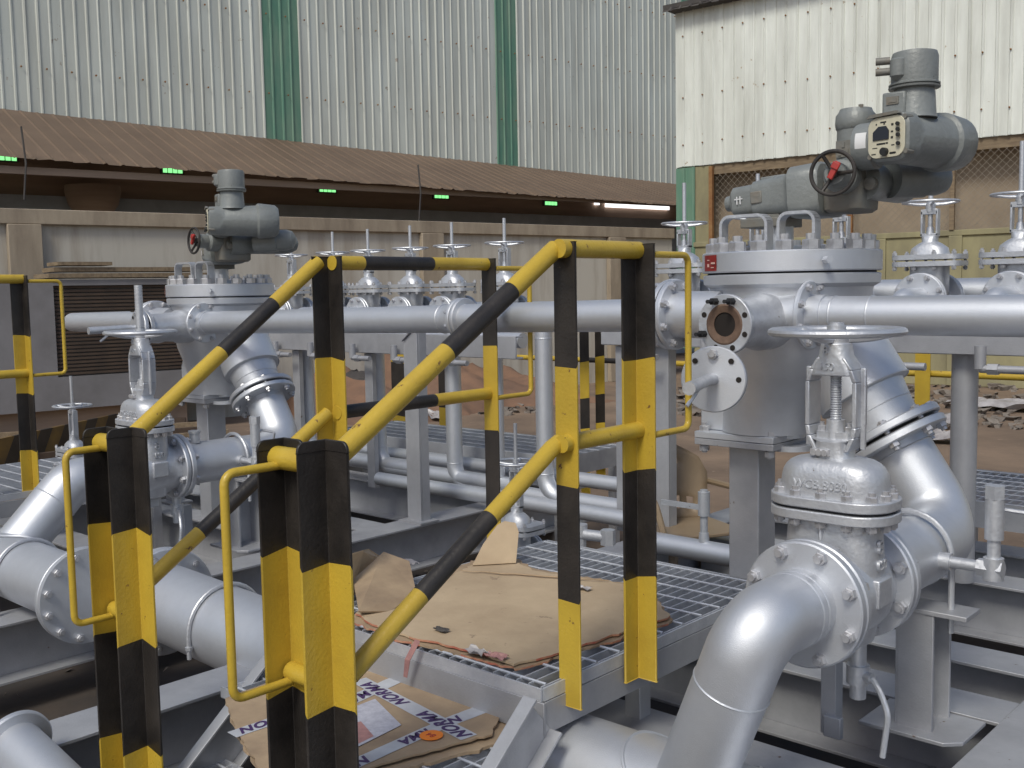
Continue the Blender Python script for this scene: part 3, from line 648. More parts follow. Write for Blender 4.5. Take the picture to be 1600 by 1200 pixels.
    nb = V(.30 if opened else -.10, -1, .05).normalized(); m = MB(); m.lathe(bc, nb, [(0, 0), (.096, 0), (.098, .003), (.098, .017), (.095, .02), (0, .0205)], 44); b_ = m.build('blind_cover', SILVER, t)
    m = MB(); ux = Z.cross(nb).normalized()
    for k in range(1, 8):
        a = 2*math.pi*(k+2)/8; pc = bc+nb*.0206+(ux*math.cos(a)+Z*math.sin(a))*.076; m = MB(); m.cyl(pc, pc+nb*.001, .0085, n=12); m.build('bolt_hole', BORE, b_)
    bolt(b_, bc+nb*.02+Z*.074, nb, .009, .018, .02)
    m = MB(); e = bc+nb*.02; m.tube([e-nb*.005, e+nb*.06, e+nb*.20-Z*.012], .017, 14); m.cyl(e+nb*.19-Z*.012, e+nb*.25-Z*.016, .019, n=14); m.tube(fillet([e+nb*.14, e+nb*.14-Z*.03-X*.01, e+nb*.18-Z*.07-X*.03], .01), .006, 6); m.build('cover_handle', SILV2, b_)
    # base plates
    m = MB(); px, py = SX-.135, SY-.01
    m.box(P(px, py, 1.142), (.30, .26, .022)); bp_ = m.build('foot_plate', SILVER, t, bevel=.002)
    for a in (-1, 1):
        for b in (-1, 1): bolt(bp_, P(px+a*.125, py+b*.105, 1.153), Z, .010, .03, .05)
    m = MB(); m.lathe(P(SX, SY, 0), Z, [(.05, 1.14), (.05, 1.28)], 24); m.lathe(P(SX+.0, SY, 0), Z, [(.085, 1.10), (.085, 1.118)], 24); m.build('drain_stub', SILVER, t)
    return t
strainer(0, True, 'large silver strainer at front right, red tag on its bolted cover, open round nozzle')
strainer(D, False, 'smaller looking silver strainer at far left under the second grey actuator')
def stand(dx, lab):
    t = thing('strainer_stand', lab, 'stand', (SX-.135+dx, SY, .38), 'strainer stands'); dz = DZ if dx else 0; px, py = SX-.135+dx, SY-.01
    m = MB(); m.box((px, py, 1.1185+dz), (.30, .26, .022)); m.build('top_plate', STEEL, t, bevel=.002)
    m = MB(); m.box((px, py, .75+dz/2), (.115, .115, .715+dz)); m.build('column', STEEL, t, bevel=.004)
    m = MB(); m.box((px, py, .390), (.24, .24, .012)); m.build('base_plate', STEEL, t, bevel=.002)
stand(0, 'square grey column carrying the front right strainer'); stand(D, 'square grey column carrying the far left strainer')
# pipe run stand beneath the rear spool
def runstand(dx, lab):
    t = thing('pipe_stand', lab, 'stand', (VX+dx, 2.98, .38), 'pipe stands'); x = VX+dx
    m = MB(); x0 = x-.01
    m.box((x0, 2.95, .56), (.012, .14, .34)); m.box((x0+.05, 2.885, .56), (.10, .012, .34)); m.box((x0+.05, 3.015, .56), (.10, .012, .34)); m.build('channel_post', STEEL, t, bevel=.002)
    m = MB(); m.box((x+.03, 2.93, .736), (.30, .11, .014)); m.build('saddle_plate', STEEL, t, bevel=.002)
    m = MB(); m.prism([(-.11, -.12), (.13, -.12), (.17, -.08), (.17, .10), (-.11, .10)], (x0+.02, 2.95, .384), X, Y, (0, 0, .012)); m.build('base_plate', STEEL, t, bevel=.002)
    m = MB(); c = V(x, 2.93, VZ+(DZ if dx else 0)); r = .119; pts = [c+X*r+Z*(-.21)]+[c+X*r*math.cos(math.pi*k/16)+Z*r*math.sin(math.pi*k/16) for k in range(17)]+[c-X*r-Z*.21]; m.tube(pts, .0085, 10); m.build('clamp', SILV2, t)
    # slim leg and drain cock in front
    m = MB(); m.box((x-.13, 2.72, .50), (.045, .045, .22)); m.box((x-.11, 2.69, .42), (.05, .02, .06)); m.build('leg', STEEL, t, bevel=.002)
runstand(0, 'channel post with a clamp holding the riser pipe behind the right gate valve'); runstand(D, 'channel post with a clamp holding the riser pipe of the far left unit')
def draincock(dx, lab):
    t = thing('drain_cock', lab, 'valve', (VX+dx, 2.56, .5), 'drain cocks'); x = VX+dx
    m = MB(); m.cyl((x, 2.60, .56), (x, 2.60, VZ-.15), .021, n=16); m.cyl((x, 2.60, .60), (x, 2.60, .65), .030, n=16); m.build('pipe', SILV2, t)
    m = MB(); m.cyl((x, 2.60, .625), (x+.045, 2.585, .625), .014, n=12); m.tube(fillet([(x+.045, 2.585, .625), (x+.075, 2.57, .60), (x+.10, 2.56, .55), (x+.09, 2.55, .44)], .02), .008, 8); m.build('lever', SILV2, t)
draincock(0, 'small drain cock with a bent lever hanging under the right gate valve'); draincock(D, 'small drain cock hanging under the far left gate valve')
# ---------------- straight pipe line through both strainers (along X at y 3.0)
LY, LZ = 3.0, 1.555
def line(name, lab, x0, x1, z0, z1, extra=None):
    t = thing(name, lab, 'pipe', ((x0+x1)/2, LY, z0-.1), 'long straight silver pipes')
    m = MB(); m.tube([V(x0, LY, z0), V(x1, LY, z1)], .0572, 36)
    if extra: extra(m, t)
    m.build('pipe', SILVER, t); return t
xs = SX+.25
def e1(m, t):
    weld(m, V(xs+.13, LY, LZ), X, .0575); weld(m, V(xs+.015, LY, LZ), X, .0575)
line('straight_pipe', 'long straight silver pipe running right from the front strainer', SX+.19, 2.4, LZ, LZ, e1)
xf = at(722, 490, y=3.0).x
def e2(m, t):
    m.tube([V(xf-.075, LY, LZ-.02), V(xf-.03, LY, LZ-.02)], [.0575, .064], 30); weld(m, V(xf-.10, LY, LZ-.02), X, .058)
    flange(t, (xf, LY, LZ-.018), -X, .05, .082, .018, 'flange', 8, .006, .016)
line('straight_pipe', 'thinner straight silver pipe from the far left strainer to the round flange at mid height', SX+D+.19, xf-.03, LZ+DZ, LZ-.02, e2)
def e3(m, t):
    m.tube([V(SX-.46, LY, LZ), V(SX-.39, LY, LZ), V(SX-.335, LY, LZ)], [.0572, .074, .076], 30); weld(m, V(SX-.48, LY, LZ), X, .058)
    flange(t, (SX-.319, LY, LZ), -X, .05, .118, .018, 'flange', 8, .008, .02)
    flange(t, (xf+.004, LY, LZ-.018), X, .05, .082, .018, 'flange')
line('straight_pipe', 'straight silver pipe crossing behind the two right hand black and yellow posts', xf+.006, SX-.32, LZ-.018, LZ, e3)
def e4(m, t):
    flange(t, (SX+D-.319, LY, LZ+DZ), -X, .05, .118, .018, 'flange', 8, .008, .02)
xe = at(110, 495, y=3.0).x
t = line('straight_pipe', 'silver pipe with a rounded end pointing left out of the far left strainer', xe+.12, SX+D-.32, LZ+DZ-.01, LZ+DZ, e4)
m = MB(); m.tube(fillet([(xe+.12, LY, LZ+DZ-.01), (xe-.02, LY, LZ+DZ-.01), (xe-.02, LY+.4, LZ+DZ-.01)], .12, 8), .0572, 30); m.build('end_elbow', SILVER, t)
# ---------------- actuator on top of each strainer cover
def actuator():
    yA = 3.20
    def q(px, py, y=yA): return at(px, py, y=y)
    t = thing('valve_actuator', 'grey green actuator with a cream dial face and black handwheel on the front right strainer', 'actuator', (SX, yA, 1.76), 'electric actuators')
    # mounting spool
    m = MB(); m.cyl((SX-.03, yA, 1.757), (SX-.03, yA, 1.93), .045, n=24); m.lathe((SX-.03, yA, 1.757), Z, [(.085, 0), (.085, .018), (.05, .02)], 24); m.cyl((SX-.03, yA-.048, 1.83), (SX-.03, yA-.044, 1.83), .008, n=10)
    m.build('mounting_column', SILV2, t)
    m = MB(); a = q(1173, 348); b = q(1238, 345); zc = (a.z+b.z)/2; m.box(((a.x+b.x)/2, yA, zc-.005), ((b.x-a.x), .14, .03)); m.box(((a.x+b.x)/2, yA, zc+.012), ((b.x-a.x)*.8, .12, .02)); m.build('mounting_flange', ACTD, t, bevel=.003)
    # long gearbox, tapered housing lying along X
    a = q(1152, 317); b = q(1300, 296); d = (b-a); L = d.length; d.normalize(); w = Y; v = d.cross(w)*-1
    if v.z < 0: v = -v
    m = MB(); secs = []
    for k, (f, hh, hw) in enumerate(((0, .040, .045), (.03, .048, .055), (.25, .050, .06), (.27, .057, .07), (.62, .064, .08), (.68, .070, .095), (.70, .082, .105), (.98, .085, .105), (1.0, .078, .10))):
        secs.append([a+d*L*f+w*x+v*z for x, z in rrect(hw, hh, min(hw, hh)*.55, 5)])
    loft(m, secs); m.build('gearbox', ACT, t, ang=40)
    m = MB(); m.lathe(a, -d, [(.040, 0), (.036, .012), (.026, .014), (.026, .035), (.020, .038), (0, .039)], 20); m.build('end_plug', ACT, t)
    m = MB(); c = a+d*L*.30-Y*.0705; R_ = Matrix((d, w, v)).transposed(); m.box(a+d*L*.33-w*.066+v*.0, (.042, .022, .040), R_); m.build('cast_emblem', ACTD, t, bevel=.004)
    m = MB()
    for k in (0, 1): m.box(a+d*(L*.10+.012*k)-w*.0605+v*.0, (.003, .003, .026), R_)
    m.box(a+d*(L*.10+.006)-w*.061+v*.004, (.03, .002, .003), R_); m.build('chalk_mark', WHT, t)
    m = MB(); m.box(a+d*L*.45+v*.062, (.09, .07, .012), R_); m.build('top_rib', ACT, t, bevel=.004)
    # worm block and its upright housing
    c = q(1330, 290); m = MB(); secs = []
    for dz_, hx, hy in ((-.085, .05, .075), (-.075, .062, .085), (.0, .066, .088), (.05, .058, .08)): secs.append([c+V(x, y, dz_) for x, y in rrect(hx, hy, .035, 5)])
    loft(m, secs); m.build('worm_block', ACTD, t, ang=45)
    c0 = q(1336, 290); m = MB(); m.lathe(c0, Z, [(.058, .0), (.056, .17), (.060, .175), (.062, .19), (.060, .215), (.052, .225), (.048, .235), (0, .237)], 24); m.build('upright_housing', ACT, t)
    for k, (u, h, s) in enumerate(((.11, .036, .032), (.055, .018, .032))):
        m = MB()
        for a_ in range(3): m.box(c0+V(-.012+.012*a_-.012, -.0565-.002, u+.012*((a_ % 2)*2-1)*(.5 if k else 1)), (.009, .006, h*.45))
        m.box(c0+V(-.012, -.0575, u), (.05, .003, h+.014)); m.build('cast_plate', ACTD, t)
    m = MB(); m.cyl(c0+V(.03, -.03, .232), c0+V(.03, -.03, .242), .008, n=6); m.build('cap_screw', ACTD, t)
    # round sleeve carrying a white label
    hz = q(1412, 216).z; s0 = V(q(1366, 226).x, yA, q(1366, 226).z)
    hc = q(1412, 214, 3.06)
    sc_ = q(1366, 228, 3.12); m = MB(); m.lathe(sc_-X*.045, X, [(.068, 0), (.070, .01), (.070, .055), (.060, .06), (.060, .10)], 28); m.build('coupling_sleeve', ACT, t)
    m = MB(); n = 6; vs = []
    for k in range(n+1):
        a_ = math.radians(155+50*k/n)
        for xx in (-.030, .004): vs.append(sc_+V(xx, .0707*math.cos(a_), .0707*math.sin(a_)*-1+.004))
    m.add(vs, [(2*k, 2*k+2, 2*k+3, 2*k+1) for k in range(n)]); m.build('white_label', WHT, t)
    # control head : barrel along Y, rounded face towards the front
    mark = set(bpy.data.objects); f = V(hc.x, 3.02, hc.z); m = MB(); secs = []
    for y, a_, b_ in ((0, .064, .062), (.006, .070, .068), (.05, .073, .071), (.075, .072, .072), (.085, .074, .074), (.235, .078, .078), (.245, .088, .088), (.26, .088, .088), (.33, .080, .080), (.345, .066, .066)):
        r_ = .04 if y < .06 else min(a_, b_)*.985
        secs.append([f+V(x, y, z) for x, z in rrect(a_, b_, r_, 6)])
    loft(m, secs); m.build('control_head', ACT, t, ang=40)
    fp = MB(); fp.prism(rrect(.074, .070, .036, 8), f-Y*.001, X, Z, -Y*.004); fp = fp.build('face_plate', PLAS, t, bevel=.001)
    yF = -Y*.006
    m = MB(); m.prism([(-.052, -.008), (.012, -.008), (.012, .022), (.0, .038), (-.030, .038), (-.052, .020)], f+yF*.85, X, Z, -Y*.003); m.build('display', DARK, fp)
    m = MB()
    for u, z, w_, h_ in ((-.020, -.0215, .036, .006), (-.012, .052, .024, .005), (-.040, .047, .005, .006), (-.008, .046, .006, .006), (.025, .040, .009, .008), (.024, .016, .009, .006), (.024, -.004, .009, .008), (.004, -.021, .008, .006), (.028, -.030, .012, .004), (.028, -.057, .020, .007), (-.050, -.055, .018, .004), (-.045, -.034, .020, .003)):
        m = MB(); m.box(f+V(u, -.0052, z), (w_, .0008, h_)); m.build('print', INK, fp)
    text('4-20mA', .0085, INK, fp, f+V(.028, -.0056, -.057), X, Z, 'print', .0004)
    for u, z in ((.048, .040), (.049, .021), (.050, .002), (.051, -.027)):
        m = MB(); m.cyl(f+V(u, -.004, z), f+V(u, -.012, z), .0065, n=12); m.box(f+V(u+.004, -.012, z-.003), (.012, .006, .006)); m.build('button', INK, fp)
    m = MB(); m.cyl(f+V(-.002, -.004, -.050), f+V(-.002, -.018, -.050), .0135, n=20); m.box(f+V(.004, -.017, -.060), (.012, .008, .012)); m.build('selector_knob', INK, fp)
    m = MB(); m.prism([(-.078, 0), (-.06, .012), (.045, .014), (.06, .004), (.045, .004), (-.05, .001)], f+V(0, -.012, .070), X, Z, Y*.012); m.build('hood', ACTD, t)
    for a_, b_ in ((.07, .062), (.075, -.055), (-.07, -.062)):
        m = MB(); m.cyl(f+V(a_, .03, b_), f+V(a_, -.002, b_), .009, n=8); m.build('cap_screw', ACTD, t)
    RM = Matrix.Translation(f+V(0, .15, 0)) @ Matrix.Rotation(math.radians(-13), 4, 'Z') @ Matrix.Translation(-f-V(0, .15, 0)); off_ = Matrix.Translation(-Vector(t['_o'])); K = Matrix.Translation(f) @ Matrix.Diagonal((.83, 1, .83, 1)) @ Matrix.Translation(-f)
    for o in set(bpy.data.objects)-mark:
        face = o is fp or o.parent is fp or o.name.startswith(('hood', 'cap_screw'))
        o.data.transform(off_ @ RM @ (K if face else Matrix()) @ off_.inverted())
    # upright terminal box with cable plugs on the head
    k0 = q(1428, 180, 3.14); k0.z = f.z+.06
    top = q(1425, 82, 3.14).z; H = top-k0.z
    m = MB(); m.lathe(k0, Z, [(.066, 0), (.062, .015), (.058, H*.40), (.056, H*.44), (.072, H*.45), (.073, H*.475), (.066, H*.485), (.066, H*.49), (.072, H*.50), (.072, H*.52), (.066, H*.54), (.066, H*.92), (.062, H*.985), (.050, H), (0, H)], 32)
    m.build('terminal_housing', ACT, t)
    m = MB(); m.box(k0+V(-.034, -.045, H*.22), (.070, .045, H*.34)); o_ = m.build('terminal_box', ACT, t, bevel=.006)
    m = MB(); m.box(k0+V(-.036, -.0695, H*.26), (.036, .003, .022)); m.box(k0+V(-.036, -.071, H*.26), (.024, .003, .012)); m.build('cast_plate', ACTD, o_)
    m = MB(); m.lathe(k0+V(-.025, -.055, H*.62), Z, [(0, -.02), (.024, .0), (.024, H*.24), (.02, H*.26)], 16); m.build('plug_boss', ACT, t)
    for zz in (.88, .72):
        m = MB(); m.cyl(k0+V(-.055, -.045, H*zz), k0+V(-.092, -.060, H*zz), .011, n=14); m.build('plug', ACTD, t)
    # lower motor barrel behind
    m0 = q(1350, 283, 3.19); m = MB(); m.lathe(m0, Y, [(.062, -.02), (.062, .06), (.055, .07), (.055, .27), (.050, .31), (.035, .34), (.012, .352), (0, .353)], 32); m.build('motor', ACT, t)
    m = MB(); m.lathe(m0+V(.035, -.03, -.012), -Y, [(.02, -.02), (.02, .012), (.016, .014), (0, .014)], 18); m.build('cap', ACTD, t)
    mm0 = m0+V(.04, .1, .01); m = MB(); m.lathe(mm0, V(.5, .86, .02), [(.060, 0), (.060, .12), (.054, .125), (.054, .17), (.045, .20), (.02, .215), (0, .216)], 28); m.build('motor_end', ACT, t)
    # black handwheel with red tag
    hc2 = q(1301, 270, 2.99); ax = V(.18, -1, .04).normalized()
    m = MB(); m.torus(hc2, ax, .064, .0062, 48, 10)
    u = Z.cross(ax).normalized(); w2 = ax.cross(u)
    for k in range(3):
        a_ = math.radians(90+120*k+30); m.tube([hc2-ax*.014, hc2-ax*.012+(u*math.cos(a_)+w2*math.sin(a_))*.03, hc2+(u*math.cos(a_)+w2*math.sin(a_))*.062], .006, 8)
    m.cyl(hc2-ax*.10, hc2+ax*.004, .014, n=16); m.build('handwheel', BLK, t)
    m = MB(); m.lathe(hc2-ax*.02, -ax, [(.030, 0), (.036, .01), (.036, .05), (.05, .06), (.05, .12)], 24); m.build('wheel_shaft_boss', ACT, t)
    m = MB(); RT = Matrix((u, ax, w2)).transposed() @ Matrix.Rotation(math.radians(28), 3, 'Y'); m.box(hc2+ax*.008+u*.006+w2*.006, (.017, .012, .055), RT); m.box(hc2+ax*.015+u*.012+w2*.018, (.024, .008, .020), RT); m.build('red_latch', RED, t, bevel=.002)
    return t
ac = actuator()
ac.rotation_euler = (0, 0, 0)
a2 = dup(ac, (D, 0, DZ), 'smaller looking grey actuator seen from its side on the far left strainer', 'electric actuators')
a2.rotation_euler = (0, 0, math.radians(-16)); a2.location.x += .05
# ---------------- banded posts and rails
ZB = (1.456, 1.154, .856)
def band_post(par, x, y, zt, zb, l1, l2, cuts, w=.071, th=.007, round_top=False, name='post'):
    """equal angle iron: corner at x,y, legs along directions l1 and l2; cuts = heights where black/yellow swap, top is black"""
    zs = [zt]+[c for c in cuts if zb < c < zt]+[zb]; m = MB(); l1 = Vector(l1); l2 = Vector(l2)
    poly = [(0, 0), (w, 0), (w, th), (th, th), (th, w), (0, w)]
    for k in range(len(zs)-1):
        m.mi = k % 2; a, b = zs[k], zs[k+1]
        j = (lambda i: 0.006*math.sin(i*2.1+x*9))
        vs = [V(x, y, 0)+l1*u+l2*v_+Z*(a+(j(i)*1.2 if k else 0)) for i, (u, v_) in enumerate(poly)]+[V(x, y, 0)+l1*u+l2*v_+Z*(b+(j(i)*1.2 if k < len(zs)-2 else 0)) for i, (u, v_) in enumerate(poly)]
        fs = [(i, (i+1) % 6, (i+1) % 6+6, i+6) for i in range(6)]
        if k == 0: fs.append(tuple(range(6)))
        if k == len(zs)-2: fs.append(tuple(reversed(range(6, 12))))
        m.add(vs, fs)
    if round_top:       # each leg ends in a rounded tongue
        m.mi = 0
        for L, o in ((l1, l2), (l2, l1)):
            pts = [(0, -.002), (w, -.002)]+[(w-.018+.018*math.cos(t_), .004+.018*math.sin(t_)) for t_ in [math.pi/2*k/5 for k in range(6)]]+[(0.0, .022)]
            m.prism(pts, V(x, y, zt), L, Z, o*th)
    return m.build(name, [BLK, YEL], par, bevel=.0015)
def rod(par, pts, r, cuts, first=1, name='rail', n=20):
    """tube painted in bands; cuts = fractions along it, first: 0 black, 1 yellow"""
    pts = [Vector(p) for p in pts]; seg = [(pts[i+1]-pts[i]).length for i in range(len(pts)-1)]; T = sum(seg)
    def pos(f):
        s_ = f*T
        for i, l in enumerate(seg):
            if s_ <= l or i == len(seg)-1: return pts[i]+(pts[i+1]-pts[i])*(s_/l)
            s_ -= l
    cu = [0]+list(cuts)+[1]; m = MB(); k = first
    for a, b in zip(cu[:-1], cu[1:]):
        m.mi = 1 if k else 0; inner = []; acc = 0
        for i, l in enumerate(seg[:-1]):
            acc += l
            if a < acc/T < b: inner.append(pts[i+1])
        m.tube([pos(a)]+inner+[pos(b)], r, n, True); k = 1-k
    return m.build(name, [BLK, YEL], par, ang=50)
RRD = .0235; TR = 1.748; MR = 1.262
def loop(par, x, y, z1, z2, L, dirn, dx=0):
    d = Vector(dirn); p = V(x, y, 0)
    return rod(par, fillet([p+Z*z1, p+Z*z1+d*L, p+Z*z2+d*L, p+Z*z2], .025, 5), .0095, [], 1, 'end_loop', 12)
PXR, PXL = -1.690, -2.745
def rear_right(dx, lab):
    t = thing('platform_handrail', lab, 'handrail', (PXR+dx, 2.1, .56), 'black and yellow handrails'); x = PXR+dx
    band_post(t, x-.028, 2.035, 1.765, .575, X, Y, ZB); band_post(t, x+.0, 2.345, 1.765, .565, X, -Y, ZB, w=.066)
    rod(t, [(x+.012, 2.01, TR), (x+.012, 2.345, TR)], RRD, []); rod(t, [(x+.012, 2.01, MR-.0), (x+.012, 2.345, MR)], RRD*.95, [], 1, 'mid_rail')
    loop(t, x+.055, 2.35, TR-.012, MR-.012, .17, Y); return t
FYR = 1.345       # front posts
hr = rear_right(0, 'tall black and yellow handrail on the near right side of the cardboard covered platform')
# sloping rails of the near side
rod(hr, [(PXR-.012, 2.025, TR), (PXR-.040, FYR+.014, 1.318)], RRD, (.235, .55), 1, 'stair_rail')
rod(hr, [(PXR-.012, 2.03, MR), (PXR-.012, 2.0, MR-.012), (PXR-.035, FYR+.014, .845)], RRD*.95, (.37, .70), 1, 'stair_mid_rail')
def front_posts(t, x, y, xa, xb, zt, cuts_a, cuts_b, loopd):
    band_post(t, xa, y, zt, .01, X, -Y, cuts_a, w=.077, round_top=True, name='front_post'); band_post(t, xb, y-.02, zt-.004, .01, X, -Y, cuts_b, w=.072, round_top=True, name='front_post')
    rod(t, [(xb-.0, y-.045, zt-.022), (xa-.0, y-.040, zt-.022)], RRD*1.05, [], 1, 'cross_tube'); rod(t, [(xb+.015, y-.035, zt-.49), (xa-.0, y-.035, zt-.49)], RRD*.9, [], 1, 'cross_tube')
    loop(t, xb+.03, y-.045, zt-.035, zt-.505, loopd, -Y)
front_posts(hr, 0, FYR, -1.762, -1.880, 1.325, (1.085, .775, .47, .16), (1.10, .79, .48), .145)
rear_right(D-.46, 'black and yellow handrail of the far left platform, cut off at the left edge')
def left_rail():
    t = thing('platform_handrail', 'black and yellow handrail on the far left side of the cardboard platform', 'handrail', (PXL, 2.1, .56), 'black and yellow handrails'); x = PXL
    band_post(t, x+.002, 2.13, 1.765, .565, X, -Y, (1.438, 1.12, .81), w=.070); band_post(t, x-.012, 2.85, 1.765, .565, X, Y, (1.438, 1.12, .81))
    rod(t, [(x+.03, 2.12, TR-.004), (x+.012, 2.86, TR-.004)], RRD, (.17, .60), 1); rod(t, [(x+.03, 2.12, MR+.0), (x+.012, 2.86, MR)], RRD*.95, (.03, .60), 1, 'mid_rail')
    rod(t, [(x, 2.09, TR), (x+.03, 1.42, 1.27)], RRD, (.27, .56), 1, 'stair_rail'); rod(t, [(x+.01, 2.10, MR), (x, 1.44, .835)], RRD*.95, (.28, .72), 1, 'stair_mid_rail')
    front_posts(t, 0, 1.40, -2.680, -2.785, 1.275, (1.015, .705, .40, .12), (1.025, .715, .42), .11)
    loop(t, x+.05, 2.86, TR-.02, MR-.015, .19, Y); return t
left_rail()
# ---------------- platform
def grating(m, x0, x1, y0, y1, z, pb=.041, pr=.10, depth=.028):
    n = int((x1-x0)/pb); 
    for i in range(n+1):
        x = x0+(x1-x0)*i/n; m.box((x, (y0+y1)/2, z-depth/2), (.0045, y1-y0, depth))
    n = int((y1-y0)/pr)
    for i in range(n+1):
        y = y0+.02+(y1-y0-.04)*i/n; k = 6
        m.tube([V(x0, y, z+.001), V(x1, y, z+.001)], .0042, 6, False)
def platform(dx, lab, full=True):
    x0, x1, y0, y1, z = -2.72+dx, -1.70+dx, 1.945, 3.16, .644
    t = thing('access_platform', lab, 'platform', ((x0+x1)/2, (y0+y1)/2, 0), 'grating platforms')
    m = MB(); grating(m, x0+.012, x1-.012, y0+.012, y1-.012, z); m.build('grating', GALV, t, smooth=False)
    m = MB()
    for a, b in (((x0+x1)/2, y0), ((x0+x1)/2, y1)): m.box((a, b, z-.016), (x1-x0, .006, .034))
    for a in (x0, x1): m.box((a, (y0+y1)/2, z-.016), (.006, y1-y0-.012, .034))
    m.build('edge_trim', GALV, t)
    m = MB()
    for y, s_ in ((y0+.0, 1), (y1, -1)): m.box(((x0+x1)/2, y, z-.078), (x1-x0+.02, .008, .088)); m.box(((x0+x1)/2, y+s_*.024, z-.118), (x1-x0, .04, .008))
    for x, s_ in ((x0+.0, 1), (x1, -1)): m.box((x, (y0+y1)/2, z-.078), (.008, y1-y0-.02, .084)); m.box((x+s_*.024, (y0+y1)/2, z-.116), (.04, y1-y0-.09, .008))
    m.build('frame', STEEL, t, bevel=.0015)
    for a, b in ((x1-.10, y0+.55), (x1-.10, y1-.09), (x0+.10, y1-.09), (x0+.10, y0+.50)):
        m = MB(); m.box((a, b, .256), (.055, .055, .512)); m.build('leg', STEEL, t, bevel=.002)
platform(0, 'grating platform with a sheet of cardboard on it, behind the near stair'); platform(D-.44, 'grating platform of the far left unit behind the sloping elbow pipe')
# stair
st = thing('stair', 'short silver stair with grating treads below the cardboard covered platform', 'stair', (-2.2, 1.5, 0))
for x in (-1.70, -2.66):
    m = MB(); a = V(x, 1.915, .60); b = V(x, 1.24, .045); d = (b-a).normalized(); nn = V(0, -d.z, d.y)*-1
    if nn.z < 0: nn = -nn
    L = (b-a).length
    m.prism([(0, 0), (L, 0), (L, -.14), (0, -.14)], a+nn*.06, d, nn, X*.008); m.prism([(0, 0), (L, 0), (L, -.008), (0, -.008)], a+nn*.068+X*.004, d, nn, X*.042*(1 if x < -2 else 1)); m.prism([(0, 0), (L, 0), (L, -.008), (0, -.008)], a-nn*.08+X*.004, d, nn, X*.042)
    m.build('stringer', STEEL, st, bevel=.0015)
for (y, z) in ((1.74, .508), (1.50, .29)):
    m = MB(); n = 26
    for i in range(n): m.box((-2.65+.94*i/(n-1), y, z-.012), (.0045, .235, .024))
    for k in range(3): m.tube([V(-2.65, y-.09+.09*k, z+.001), V(-1.71, y-.09+.09*k, z+.001)], .0042, 6, False)
    for s_ in (-1, 1): m.box((-2.18, y+s_*.119, z-.012), (.955, .005, .032))
    m.build('tread', GALV, st, smooth=False)
# ---------------- skid frames
def ibeam(t, a, b, w=.19, z1=.38, h=.24, name='beam', tf=.011):
    a, b = Vector(a), Vector(b); d = (b-a).normalized(); s_ = Z.cross(d); L = (b-a).length; R = Matrix((d, s_, Z)).transposed(); c = (a+b)/2
    m = MB(); m.box((c.x, c.y, z1-tf/2), (L, w, tf), R); m.box((c.x, c.y, z1-h+tf/2), (L, w, tf), R); m.box((c.x, c.y, z1-h/2), (L, .009, h-2*tf), R); return m.build(name, STEEL, t, bevel=.0015)
def skid(dx, lab):
    t = thing('skid_frame', lab, 'steel frame', (-2+dx, 3.2, 0), 'skid frames')
    for x in (-3.03, -.87): ibeam(t, (x+dx, .9, 0), (x+dx, 5.3, 0))
    for y in (1.05, 2.465, 3.205, 3.645, 4.64, 5.2): ibeam(t, (-2.933+dx, y, 0), (-.967+dx, y, 0), z1=.377)
    for x in (-3.03, -.87):
        for y in (1.2, 3.2, 5.1):
            m = MB(); m.box((x+dx, y, .07), (.16, .30, .136)); m.build('footing', RUBB, t, bevel=.01)
skid(0, 'grey steel skid frame carrying the nearer strainer and valve'); skid(D, 'grey steel skid frame carrying the far left strainer and valve')
sk3 = thing('skid_beam', 'separate grey steel beam at the lower right corner of the photo', 'beam', (-.5, 2.2, 0)); ibeam(sk3, (-.76, 1.9, 0), (.5, 1.9, 0), .2, .36)
